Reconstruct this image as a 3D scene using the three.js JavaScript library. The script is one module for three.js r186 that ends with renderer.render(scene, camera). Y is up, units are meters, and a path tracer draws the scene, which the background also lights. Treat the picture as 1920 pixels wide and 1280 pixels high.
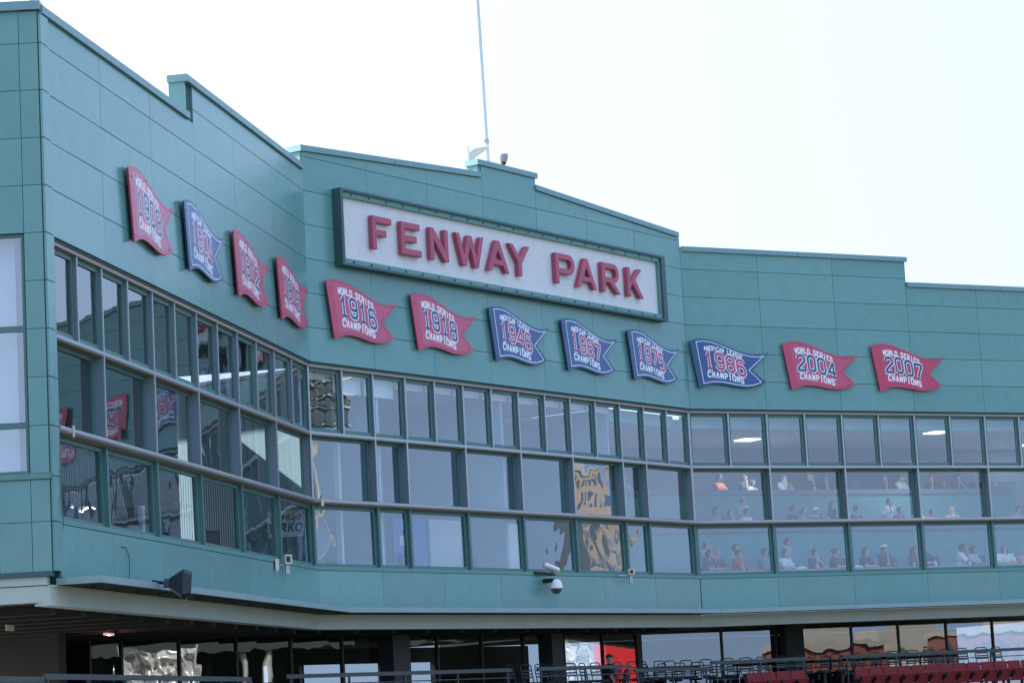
import * as THREE from 'three';
import { mergeGeometries, mergeVertices, toCreasedNormals } from 'three/addons/utils/BufferGeometryUtils.js';
import { RoundedBoxGeometry } from 'three/addons/geometries/RoundedBoxGeometry.js';
import { RectAreaLightUniformsLib } from 'three/addons/lights/RectAreaLightUniformsLib.js';
import { createNoise2D, createNoise3D } from 'simplex-noise';

// ---------------------------------------------------------------- camera, sky, sun, exposure
const EXPOSURE = 4.2, SUN_INTENSITY = 3.2;
const SUN = new THREE.Vector3(-1.0, 0.80, -0.26).normalize();
let seed = 7;
const rnd = () => { seed = (seed * 1664525 + 1013904223) >>> 0; return seed / 4294967296; };
const rr = (a, b) => a + (b - a) * rnd();
const noise2 = createNoise2D(rnd), noise3 = createNoise3D(rnd);

const scene = new THREE.Scene();
const EYE = 12;                                             // the photographer sits 12 m above the field
const camera = new THREE.PerspectiveCamera(14.855, 1.5015, 0.5, 3000);
camera.rotation.order = 'YXZ';
camera.position.set(0, EYE, 0);
camera.rotation.set(THREE.MathUtils.degToRad(8.1077), 0, THREE.MathUtils.degToRad(-3.0768));
const renderer = new THREE.WebGLRenderer({ antialias: true });
renderer.setSize(1024, 682);
renderer.toneMapping = THREE.LinearToneMapping;
renderer.toneMappingExposure = EXPOSURE;
renderer.shadowMap.enabled = true;
RectAreaLightUniformsLib.init();

{ // hazy clear sky: white towards the sun and the horizon, bluer away from it
  const w = 512, h = 256, data = new Float32Array(w * h * 4), v = new THREE.Vector3();
  for (let j = 0; j < h; j++) for (let i = 0; i < w; i++) {
    const el = ((j + 0.5) / h - 0.5) * Math.PI, az = ((i + 0.5) / w - 0.5) * 2 * Math.PI;
    v.set(Math.cos(el) * Math.cos(az), Math.sin(el), Math.cos(el) * Math.sin(az));
    const up = Math.max(0, v.y), c = v.dot(SUN), g = Math.acos(Math.min(1, Math.max(-1, c)));
    const haze = Math.exp(-up * 3.2);                       // thick air low down
    const glow = Math.exp(-g * 1.15), halo = Math.exp(-g * 4);
    const b = 0.262 + 0.04 * haze + 0.20 * glow + 0.6 * halo;
    const white = Math.min(1, 0.02 + 0.16 * haze + 3.6 * Math.exp(-g * 2.0));
    const k = (j * w + i) * 4;
    data[k] = b * (0.50 + 0.50 * white); data[k + 1] = b * (0.81 + 0.19 * white); data[k + 2] = b * (1.34 - 0.26 * white); data[k + 3] = 1;
    if (v.y < 0) { const t = Math.min(1, -v.y * 6); for (let n = 0; n < 3; n++) data[k + n] = data[k + n] * (1 - t) + 0.09 * t; }
  }
  const sky = new THREE.DataTexture(data, w, h, THREE.RGBAFormat, THREE.FloatType);
  sky.mapping = THREE.EquirectangularReflectionMapping; sky.magFilter = THREE.LinearFilter; sky.needsUpdate = true;
  scene.background = sky; scene.environment = sky;
  const sun = new THREE.DirectionalLight(new THREE.Color(1, 0.95, 0.87), SUN_INTENSITY);
  sun.position.set(0, EYE, -60).addScaledVector(SUN, 200); sun.target.position.set(0, EYE, -60);
  sun.castShadow = true; sun.shadow.mapSize.set(4096, 4096);
  Object.assign(sun.shadow.camera, { left: -120, right: 120, top: 120, bottom: -120, near: 1, far: 500 });
  scene.add(sun, sun.target);
}

// ---------------------------------------------------------------- textures and materials
function grayTex(size, fn, repeat = 1) {
  const d = new Uint8Array(size * size * 4);
  for (let j = 0; j < size; j++) for (let i = 0; i < size; i++) {
    const c = fn(i / size, j / size), k = (j * size + i) * 4;
    for (let n = 0; n < 3; n++) d[k + n] = Math.max(0, Math.min(255, 255 * (Array.isArray(c) ? c[n] : c)));
    d[k + 3] = 255;
  }
  const t = new THREE.DataTexture(d, size, size); t.wrapS = t.wrapT = THREE.RepeatWrapping; t.magFilter = THREE.LinearFilter;
  t.repeat.set(repeat, repeat); t.needsUpdate = true; return t;
}
const periodic = (u, v, f, o = 0) => {                       // tiling noise
  const a = u * 2 * Math.PI, b = v * 2 * Math.PI, r = f / (2 * Math.PI);
  return noise3(Math.cos(a) * r + o, Math.sin(a) * r + Math.cos(b) * r * 0.7, Math.sin(b) * r + o * 1.7);
};
const blotch = grayTex(256, (u, v) => 0.93 + 0.035 * periodic(u, v, 9, 3) + 0.015 * periodic(u, v, 40, 9) + 0.02 * noise2(u * 900, v * 900));
const streaky = grayTex(256, (u, v) => 0.93 + 0.03 * periodic(u, v, 6, 5) + 0.028 * noise2(u * 60, v * 4) + 0.02 * noise2(u * 800, v * 800));
const roughMap = grayTex(256, (u, v) => 0.85 + 0.10 * periodic(u, v, 12, 1) + 0.05 * noise2(u * 300, v * 300));
const waveTex = (f, o) => { // float, so that the slow ripples of the panes stay smooth
  const n = 192, d = new Float32Array(n * n * 4);
  for (let j = 0; j < n; j++) for (let i = 0; i < n; i++) { const c = 0.5 + 0.36 * periodic(i / n, j / n, f, o) + 0.07 * periodic(i / n, j / n, f * 1.9, o + 4); d.fill(c, (j * n + i) * 4, (j * n + i) * 4 + 3); d[(j * n + i) * 4 + 3] = 1; }
  const t = new THREE.DataTexture(d, n, n, THREE.RGBAFormat, THREE.FloatType); t.wrapS = t.wrapT = THREE.RepeatWrapping; t.magFilter = THREE.LinearFilter; t.needsUpdate = true; return t;
};
const wave = waveTex(3, 2), waveStrong = waveTex(3.4, 11);

const lin = (r, g, b) => new THREE.Color().setRGB(r, g, b);
const std = (c, o = {}) => new THREE.MeshStandardMaterial({ color: c, roughness: 0.6, ...o });
const M = {};
M.panels = [];
for (let i = 0; i < 6; i++) {
  const k = 0.95 + 0.02 * i, h = (i % 3 - 1) * 0.004;
  M.panels.push(std(lin(0.150 * k + h, 0.332 * k, 0.325 * k - h), { roughness: 0.27, map: i % 2 ? blotch : streaky, roughnessMap: roughMap }));
}
M.green = M.panels[2];
M.trimGreen = std(lin(0.120, 0.285, 0.265), { roughness: 0.45, map: blotch });
M.frameGreen = std(lin(0.080, 0.180, 0.175), { roughness: 0.45 });
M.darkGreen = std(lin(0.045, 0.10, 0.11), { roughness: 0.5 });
M.joint = std(lin(0.05, 0.10, 0.10), { roughness: 0.9 });
M.coping = std(lin(0.19, 0.34, 0.37), { roughness: 0.42, map: streaky });
M.alu = std(lin(0.40, 0.42, 0.44), { roughness: 0.35, metalness: 0.35 });
M.slate = std(lin(0.17, 0.22, 0.27), { roughness: 0.45 });
M.rail = std(lin(0.36, 0.35, 0.35), { roughness: 0.4, metalness: 0.4 });
M.headTrim = std(lin(0.36, 0.31, 0.29), { roughness: 0.5, map: blotch });
M.brownSoffit = std(lin(0.20, 0.19, 0.155), { roughness: 0.7 });
M.beam = std(lin(0.48, 0.54, 0.50), { roughness: 0.5, map: streaky });
M.ledge = std(lin(0.27, 0.38, 0.40), { roughness: 0.5, map: streaky });
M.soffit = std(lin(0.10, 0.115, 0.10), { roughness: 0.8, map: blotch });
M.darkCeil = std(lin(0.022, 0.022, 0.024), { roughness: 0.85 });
M.black = std(lin(0.012, 0.013, 0.016), { roughness: 0.5 });
M.blackPlastic = std(lin(0.018, 0.022, 0.034), { roughness: 0.38 });
M.white = std(lin(0.78, 0.79, 0.80), { roughness: 0.4 });
M.offWhite = std(lin(0.62, 0.60, 0.55), { roughness: 0.6 });
M.beige = std(lin(0.58, 0.53, 0.43), { roughness: 0.6 });
M.roof = std(lin(0.3, 0.3, 0.3), { roughness: 0.9 });
M.concrete = std(lin(0.34, 0.33, 0.31), { roughness: 0.9, map: blotch });
M.valance = std(lin(0.26, 0.56, 0.62), { roughness: 0.6 });
M.teal = std(lin(0.17, 0.42, 0.45), { roughness: 0.6, map: blotch });
M.desk = std(lin(0.22, 0.24, 0.31), { roughness: 0.5 });
M.roomBlue = std(lin(0.38, 0.54, 0.64), { roughness: 0.8 });
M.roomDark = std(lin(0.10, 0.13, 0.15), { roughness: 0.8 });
M.roomWhite = std(lin(0.62, 0.63, 0.68), { roughness: 0.8 });
M.carpet = std(lin(0.20, 0.23, 0.26), { roughness: 0.95 });
M.tile = std(lin(0.84, 0.83, 0.82), { roughness: 0.9, map: grayTex(256, (u, v) => {
  const n = noise2(u * 5, v * 9) + 0.6 * noise2(u * 14, v * 22); return n > 0.55 ? 0.72 : 0.95;
}) });
M.blueWall = std(lin(0.10, 0.22, 0.55), { roughness: 0.6 });
M.red = std(lin(0.46, 0.070, 0.135), { roughness: 0.42, map: blotch });
M.seatRed = std(lin(0.17, 0.006, 0.012), { roughness: 0.75 });
M.steelDark = std(lin(0.035, 0.05, 0.05), { roughness: 0.45, metalness: 0.2 });
M.steelGreen = std(lin(0.036, 0.052, 0.050), { roughness: 0.5 });
M.stool = std(lin(0.018, 0.03, 0.036), { roughness: 0.45 });
M.pole = std(lin(0.62, 0.66, 0.74), { roughness: 0.35 });
M.galv = std(lin(0.45, 0.46, 0.47), { roughness: 0.45, metalness: 0.5 });
const glassMat = (ior, col, bump, tex) => new THREE.MeshPhysicalMaterial({ color: col, transmission: 1, thickness: 0, ior, roughness: 0, bumpMap: tex, bumpScale: bump });
M.glass = glassMat(2.4, lin(0.82, 0.91, 0.95), 0.0014, wave);
M.glassA = glassMat(2.7, lin(0.82, 0.91, 0.95), 0.0018, wave);
M.glassLow = glassMat(2.25, lin(0.82, 0.91, 0.95), 0.0028, waveStrong);
M.glassD = glassMat(3.0, lin(0.78, 0.86, 0.92), 0.003, wave);
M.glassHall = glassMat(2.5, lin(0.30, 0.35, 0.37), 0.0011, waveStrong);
M.acrylic = new THREE.MeshPhysicalMaterial({ color: lin(0.86, 0.88, 0.9), transmission: 0.9, thickness: 0, ior: 1.5, roughness: 0.12 });
M.lamp = new THREE.MeshStandardMaterial({ color: 0xffffff, emissive: lin(1, 0.96, 0.86), emissiveIntensity: 0.34 });
M.pinkLamp = new THREE.MeshStandardMaterial({ color: 0xffffff, emissive: lin(1, 0.42, 0.42), emissiveIntensity: 0.14 });

// ---------------------------------------------------------------- helpers
const used = {};
const numbered = (n) => { used[n] = (used[n] ?? -1) + 1; return used[n] ? `${n}_${String(used[n]).padStart(3, '0')}` : n; };
function put(name, geo, mat, parent, x = 0, y = 0, z = 0, ry = 0) {
  const m = new THREE.Mesh(geo, mat); m.name = name; m.position.set(x, y, z); m.rotation.y = ry; m.castShadow = m.receiveShadow = true;
  parent.add(m); return m;
}
function tag(o, label, category, group, kind) {
  if (label) o.userData.label = label; if (category) o.userData.category = category; if (group) o.userData.group = group; if (kind) o.userData.kind = kind; return o;
}
function thing(name, label, category, group) { const g = new THREE.Group(); g.name = numbered(name); scene.add(g); return tag(g, label, category, group); }
function box(w, h, d, x = 0, y = 0, z = 0) { const g = new THREE.BoxGeometry(w, h, d); g.translate(x, y, z); return uvMetres(g); }
function span(x0, x1, y0, y1, z0, z1) { return box(x1 - x0, y1 - y0, z1 - z0, (x0 + x1) / 2, (y0 + y1) / 2, (z0 + z1) / 2); }
function uvMetres(g, k = 0.35) {                           // box mapping in metres
  const p = g.attributes.position, n = g.attributes.normal, uv = new Float32Array(p.count * 2);
  for (let i = 0; i < p.count; i++) {
    const ax = Math.abs(n.getX(i)), ay = Math.abs(n.getY(i)), az = Math.abs(n.getZ(i));
    const a = ax > ay && ax > az ? [p.getZ(i), p.getY(i)] : ay > az ? [p.getX(i), p.getZ(i)] : [p.getX(i), p.getY(i)];
    uv[2 * i] = a[0] * k; uv[2 * i + 1] = a[1] * k;
  }
  g.setAttribute('uv', new THREE.BufferAttribute(uv, 2)); return g;
}
const shift = (g, k) => { const u = g.attributes.uv; for (let i = 0; i < u.count; i++) u.setXY(i, u.getX(i) + k * 0.37, u.getY(i) + k * 0.61); return g; };
const merge = (l) => mergeGeometries(l.map((g) => (g.index ? g.toNonIndexed() : g)).map((g) => { for (const k of Object.keys(g.attributes)) if (!['position', 'normal', 'uv'].includes(k)) g.deleteAttribute(k); return g; }));
function poly(points, depth, z0 = 0, bevel = 0, holes = []) {
  const s = new THREE.Shape(points.map(([a, b]) => new THREE.Vector2(a, b)));
  for (const h of holes) s.holes.push(new THREE.Path(h.map(([a, b]) => new THREE.Vector2(a, b))));
  const g = new THREE.ExtrudeGeometry(s, { depth: depth - 2 * bevel, bevelEnabled: bevel > 0, bevelSize: bevel, bevelThickness: bevel, bevelOffset: -bevel, bevelSegments: 1, curveSegments: 10 });
  g.translate(0, 0, z0 + bevel); return uvMetres(g);
}
function tube(pts, r, seg = 12, radial = 6, closed = false) {
  return new THREE.TubeGeometry(new THREE.CatmullRomCurve3(pts.map((p) => new THREE.Vector3(...p)), closed, 'catmullrom', 0.2), seg, r, radial, closed);
}
function bar(a, b, r, radial = 8) {
  const A = new THREE.Vector3(...a), B = new THREE.Vector3(...b), g = new THREE.CylinderGeometry(r, r, A.distanceTo(B), radial);
  g.applyQuaternion(new THREE.Quaternion().setFromUnitVectors(new THREE.Vector3(0, 1, 0), B.clone().sub(A).normalize()));
  g.translate(...A.add(B).multiplyScalar(0.5).toArray()); return g;
}

// wall axes: local x runs along the wall to the right, y is height above the eye, z points outwards
const AX = {
  A: { p: [-7.579, -42.982], t: 80.2424 }, B: { p: [-4.7193, -59.6113], t: 55.4618 },
  C: { p: [4.8795, -73.5578], t: 29.6397 }, D: { p: [-7.632, -42.41], t: 0 },
};
const onWall = (o, k) => { o.position.set(AX[k].p[0], EYE, AX[k].p[1]); o.rotation.y = THREE.MathUtils.degToRad(AX[k].t); return o; };
const W2 = (k, s, y, o) => { const a = THREE.MathUtils.degToRad(AX[k].t); return [AX[k].p[0] + s * Math.cos(a) + o * Math.sin(a), EYE + y, AX[k].p[1] - s * Math.sin(a) + o * Math.cos(a)]; };

// ---------------------------------------------------------------- ground
{
  const turf = grayTex(512, (u, v) => { const s = Math.sin(u * Math.PI * 8) > 0 ? 1 : 0.88, n = 0.5 + 0.5 * noise2(u * 200, v * 200); return [(0.25 + 0.05 * n) * s, (0.34 + 0.05 * n) * s, (0.17 + 0.04 * n) * s]; }, 1);
  turf.colorSpace = THREE.SRGBColorSpace;
  const g = new THREE.PlaneGeometry(3000, 3000); g.rotateX(-Math.PI / 2);
  const u = g.attributes.uv; for (let i = 0; i < u.count; i++) u.setXY(i, u.getX(i) * 60, u.getY(i) * 60);
  tag(put('ground', g, std(0xffffff, { map: turf, roughness: 0.95 }), scene), null, null, null, 'structure');
  const c = new THREE.CircleGeometry(24, 48); c.rotateX(-Math.PI / 2); c.translate(26, 0.004, -44);
  tag(put('infield_clay', c, std(lin(0.36, 0.21, 0.12), { roughness: 0.95, map: blotch }), scene), null, null, null, 'structure');
}

// ---------------------------------------------------------------- the press box building
const building = thing('stadium_building', 'long green panelled ballpark building with three angled walls, window bands and stepped parapet', 'building');
const ROWS = [8.28, 9.08, 9.88, 10.69, 11.49, 12.29, 13.10, 20], GAP = 0.009, FACE = 0.07;
const topOf = (list) => (s) => { let y = 0; for (const [a, b, ya, yb] of list) if (s >= a - 1e-6 && s <= b + 1e-6) y = Math.max(y, ya + (yb - ya) * (s - a) / (b - a)); return y; };
function panelWall(k, xs, copings, backTo) {
  const L = xs[0], R = xs[xs.length - 1];
  // backing slab follows the parapet
  const out = [[L, 8.26], [R, 8.26]];
  for (const [a, b, ya, yb] of [...copings].reverse()) out.push([Math.min(b, R), yb - 0.02], [Math.max(a, L), ya - 0.02]);
  const wall = onWall(put('upper_wall', poly(out, 0.30, FACE - 0.345), M.joint, building), k);
  const cells = [];
  for (let i = 0; i + 1 < xs.length; i++) for (let r = 0; r + 1 < ROWS.length; r++) {
    const a = xs[i] + GAP / 2, b = xs[i + 1] - GAP / 2, m = (a + b) / 2;
    const seg = copings.find(([p, q]) => m >= p && m <= q); if (!seg) continue;
    const yT = (s) => seg[2] + (seg[3] - seg[2]) * (s - seg[0]) / (seg[1] - seg[0]);
    const y0 = ROWS[r] + GAP / 2, y1 = ROWS[r + 1] - GAP / 2, ta = Math.min(y1, yT(a)), tb = Math.min(y1, yT(b));
    if (ta - y0 < 0.05 && tb - y0 < 0.05) continue;
    cells.push([a, b, y0, Math.max(ta, y0 + 0.01), Math.max(tb, y0 + 0.01)]);
  }
  cells.forEach(([a, b, y0, ta, tb], i) => {
    const cx = (a + b) / 2, cy = (y0 + ta) / 2;
    const g = shift(poly([[a - cx, y0 - cy], [b - cx, y0 - cy], [b - cx, tb - cy], [a - cx, ta - cy]], 0.045, 0, 0.004), i * 3.1);
    const p = put('panel', g, M.panels[Math.floor(rnd() * 6)], wall, cx, cy, FACE - 0.045);
    p.rotation.set(rr(-0.0016, 0.0016), rr(-0.0016, 0.0016), 0);
  });
  return wall;
}
const COP = {
  A: [[-0.2, 7.78, 12.00, 12.00], [7.78, 16.93, 12.76, 12.76]],
  B: [[0, 7.15, 13.21, 13.58], [7.15, 9.66, 13.91, 13.91], [9.66, 16.9, 13.59, 13.19]],
  C: [[0, 8.0, 12.80, 12.80], [8.0, 18.7, 12.04, 12.04]],
};
const walls = {
  A: panelWall('A', [-0.2, 2.49, 5.36, 8.19, 11.03, 14.02, 16.92], [[-0.2, 7.78, 12, 12], [7.78, 8.19, 12.76, 12.76], [8.19, 16.93, 12.76, 12.76]]),
  B: panelWall('B', [0.01, 2.43, 4.86, 7.23, 9.66, 12.07, 14.47, 16.9], [[0, 7.23, 13.21, 13.58], [7.23, 9.66, 13.91, 13.91], [9.66, 16.9, 13.59, 13.19]]),
  C: panelWall('C', [0.01, 2.64, 5.31, 7.99, 10.66, 13.33, 16.0, 18.67], COP.C),
};
// copings, in lengths with a joint between them
function coping(k, a, b, ya, yb, z0 = -0.30, z1 = 0.13, h = 0.145) {
  const n = Math.max(1, Math.round((b - a) / 3.4));
  for (let i = 0; i < n; i++) {
    const s0 = a + (b - a) * i / n + (i ? 0.008 : 0), s1 = a + (b - a) * (i + 1) / n - 0.008, f = (s) => ya + (yb - ya) * (s - a) / (b - a);
    onWall(put('coping', poly([[s0, f(s0)], [s1, f(s1)], [s1, f(s1) + h], [s0, f(s0) + h]], z1 - z0, z0, 0.006), M.coping, building), k);
  }
}
coping('A', -0.52, 7.83, 12.0, 12.0); coping('A', 7.70, 16.78, 12.76, 12.76);
coping('B', -0.08, 7.16, 13.21, 13.585); coping('B', 7.05, 9.76, 13.91, 13.91, -0.30, 0.125); coping('B', 9.66, 16.82, 13.59, 13.19);
coping('C', 0.06, 8.09, 12.80, 12.80); coping('C', 8.04, 18.7, 12.04, 12.04, -0.30, 0.125);
// returns of the stepped parapets
onWall(put('parapet_return', span(7.745, 7.80, 12.10, 12.755, -0.28, 0.05), M.green, building), 'A');
onWall(put('parapet_return', span(-0.03, 0.03, 12.6, 13.205, -0.28, 0.05), M.green, building), 'B');
onWall(put('parapet_return', span(7.10, 7.21, 13.70, 13.905, -0.28, 0.05), M.green, building), 'B');
onWall(put('parapet_return', span(9.60, 9.72, 13.70, 13.905, -0.28, 0.05), M.green, building), 'B');
onWall(put('parapet_return', span(16.76, 16.89, 12.85, 13.185, -0.28, 0.05), M.green, building), 'B');
onWall(put('parapet_return', span(7.93, 8.03, 12.18, 12.795, -0.28, 0.05), M.green, building), 'C');

// head trim over the windows
const LEN = { A: [-0.18, 16.92], B: [0.0, 16.9], C: [0.0, 18.7] };
for (const k of 'ABC') {
  const [a, b] = LEN[k];
  onWall(put('head_gap', span(a, b, 8.235, 8.262, -0.2, 0.045), M.joint, building), k);
  onWall(put('head_trim', span(a, b, 8.17, 8.235, -0.2, 0.02), M.headTrim, building), k);
  onWall(put('transom', span(a, b, 6.615, 6.675, -0.34, 0.0), M.alu, building), k);
  onWall(put('transom_soffit', span(a, b, 6.585, 6.612, -0.34, -0.012), M.brownSoffit, building), k);
  onWall(put('handrail', (() => { const g = bar([a - 0.02, 5.06, 0.07], [b, 5.06, 0.07], 0.062, 14); return g; })(), M.rail, building), k);
  onWall(put('mid_transom', span(a, b, 4.985, 5.05, -0.34, -0.02), M.brownSoffit, building), k);
  onWall(put('sill_trim', span(a, b, 3.49, 3.575, -0.3, 0.065), M.trimGreen, building), k);
}
// window bands
const SINGLES = {
  A: [-0.2, 1.2, 2.5, 3.92, 5.37, 6.74, 8.17, 9.61, 11.05, 12.51, 13.95, 15.44, 16.92],
  B: [0.0, 1.24, 2.42, 3.68, 4.87, 6.06, 7.27, 8.47, 9.68, 10.87, 12.08, 13.3, 14.52, 15.72, 16.9],
  C: Array.from({ length: 15 }, (_, i) => i * 1.3345),
};
const DOUBLES = {
  A: [-0.2, 2.5, 5.37, 8.17, 11.02, 13.93, 16.9], B: [0, 2.42, 3.66, 6.06, 8.47, 10.87, 13.32, 14.52, 16.9],
  C: Array.from({ length: 8 }, (_, i) => i * 2.669),
};
const OPEN = { A: 3 };                                     // the fourth lower sash of the left wall stands open
function windowAt(k, a, b, y0, y1, zf, fr, pane, tilt = 0, open = false) {
  const w = b - a, h = y1 - y0, g = onWall(new THREE.Group(), k); g.name = 'window'; building.add(g);
  const q = new THREE.Vector3((a + b) / 2, (y0 + y1) / 2, zf).applyAxisAngle(new THREE.Vector3(0, 1, 0), g.rotation.y); g.position.add(q);
  g.rotation.order = 'YXZ'; g.rotation.x = tilt;
  const f = 0.055;
  put('frame', merge([span(-w / 2, w / 2, h / 2 - fr, h / 2, -f, 0), span(-w / 2, w / 2, -h / 2, -h / 2 + fr, -f, 0), span(-w / 2, -w / 2 + fr, -h / 2 + fr, h / 2 - fr, -f, 0), span(w / 2 - fr, w / 2, -h / 2 + fr, h / 2 - fr, -f, 0)]), M.frameGreen, g);
  if (!open) {
    const pg = new THREE.PlaneGeometry(w - 2 * fr, h - 2 * fr), u = pg.attributes.uv, ox = rnd() * 9, oy = rnd() * 9;
    for (let i = 0; i < u.count; i++) u.setXY(i, u.getX(i) * w / 3 + ox, u.getY(i) * h / 3 + oy);
    const p = put('pane', pg, pane, g, 0, 0, -0.03); p.rotation.set(rr(-0.003, 0.003), rr(-0.003, 0.003), 0);
  }
  return g;
}
const TILT = -0.014;
for (const k of 'ABC') {
  const S = SINGLES[k], Dn = DOUBLES[k];
  for (let i = 0; i < S.length; i++) {
    if (i > 0 || k !== 'A') onWall(put('mullion', span(S[i] - 0.022, S[i] + 0.022, 6.675, 8.17, -0.13, -0.022), M.slate, building), k);
    if (i > 0 || k !== 'A') onWall(put('mullion_nosing', span(S[i] - 0.024, S[i] + 0.024, 6.677, 8.168, -0.0215, -0.002), M.alu, building), k);
    if (i + 1 < S.length) windowAt(k, S[i] + 0.024, S[i + 1] - 0.024, 6.69, 8.165, -0.075, 0.085, k === 'A' ? M.glassA : M.glass);
  }
  for (let i = 0; i < Dn.length; i++) {
    if (i > 0 || k !== 'A') {
      onWall(put('fin', span(Dn[i] - 0.024, Dn[i] + 0.024, 5.05, 6.584, -0.27, -0.023), M.slate, building), k);
      onWall(put('fin_nosing', span(Dn[i] - 0.026, Dn[i] + 0.026, 5.052, 6.614, -0.0225, -0.003), M.alu, building), k);
      const low = put('mullion', span(-0.042, 0.042, -0.70, 0.70, -0.2, 0), M.frameGreen, building);
      onWall(low, k); low.position.add(new THREE.Vector3(Dn[i], 4.28, 0.0).applyAxisAngle(new THREE.Vector3(0, 1, 0), low.rotation.y)); low.rotation.order = 'YXZ'; low.rotation.x = TILT;
    }
    if (i + 1 < Dn.length) {
      windowAt(k, Dn[i] + 0.03, Dn[i + 1] - 0.03, 5.055, 6.583, -0.20, 0.07, k === 'A' ? M.glassA : M.glass);
      windowAt(k, Dn[i] + 0.044, Dn[i + 1] - 0.044, 3.58, 4.98, -0.08, 0.075, M.glassLow, TILT, OPEN[k] === i);
    }
  }
}
// lower panels, ledge and beam
const LOWX = { A: [-0.2, 2.5, 5.33, 8.15, 11.03, 13.8, 16.9], B: [0.01, 2.38, 4.82, 7.2, 9.6, 11.98, 14.52, 16.88], C: [0.01, 2.65, 5.33, 8.01, 10.71, 13.4, 16.0, 18.68] };
for (const k of 'ABC') {
  const xs = LOWX[k], n = xs.length - 1;
  const w = onWall(put('lower_wall', span(xs[0], xs[n], 2.5, 3.488, -0.3, 0.012), M.joint, building), k);
  for (let i = 0; i < n; i++) put('panel', shift(span(-(xs[i + 1] - xs[i] - GAP) / 2, (xs[i + 1] - xs[i] - GAP) / 2, -0.43, 0.43, 0, 0.04), i * 2.3), M.panels[Math.floor(rnd() * 6)], w, (xs[i] + xs[i + 1]) / 2, 3.05, 0.014).rotation.x = rr(-0.002, 0.002);
}
{ // ledge: a thin canopy that turns with the walls
  const cut = 0.168;                                        // mitre at the concave corners
  const plan = { A: [[-0.25, -0.02], [16.9, -0.02], [16.9 - cut, 0.76], [-0.25, 0.76]], B: [[0.01, -0.02], [16.9, -0.02], [16.9 - cut, 0.76], [cut, 0.76]], C: [[0.01, -0.02], [18.6, -0.02], [18.6, 0.76], [cut, 0.76]] };
  for (const k of 'ABC') {
    const g = poly(plan[k].map(([a, b]) => [a, -b]), 0.03); g.rotateX(-Math.PI / 2); g.translate(0, 2.565, 0);
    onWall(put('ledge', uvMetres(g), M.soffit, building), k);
    const a = k === 'A' ? -0.25 : cut, b = k === 'C' ? 18.6 : 16.9 - cut;
    const n = Math.round((b - a) / 8.5);
    for (let i = 0; i < n; i++) onWall(put('ledge_edge', span(a + (b - a) * i / n + 0.006, a + (b - a) * (i + 1) / n - 0.006, 2.487, 2.60, 0.735, 0.775), M.ledge, building), k);
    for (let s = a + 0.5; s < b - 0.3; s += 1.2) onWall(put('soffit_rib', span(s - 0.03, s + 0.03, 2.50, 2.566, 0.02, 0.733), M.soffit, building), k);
    const end = k === 'C' ? 18.6 : 16.93;
    onWall(put('beam', span(k === 'A' ? -0.55 : 0, end, 2.185, 2.455, -0.25, -0.01), M.beam, building), k);
    onWall(put('beam_flange', span(k === 'A' ? -0.55 : 0, end, 2.15, 2.183, -0.28, 0.03), M.beam, building), k);
    onWall(put('beam_flange', span(k === 'A' ? -0.5 : 0, end, 2.457, 2.485, -0.28, 0.012), M.beam, building), k);
  }
  onWall(put('ledge_edge', span(-0.29, -0.255, 2.487, 2.60, 0.0, 0.775), M.ledge, building), 'A');
}
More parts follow.
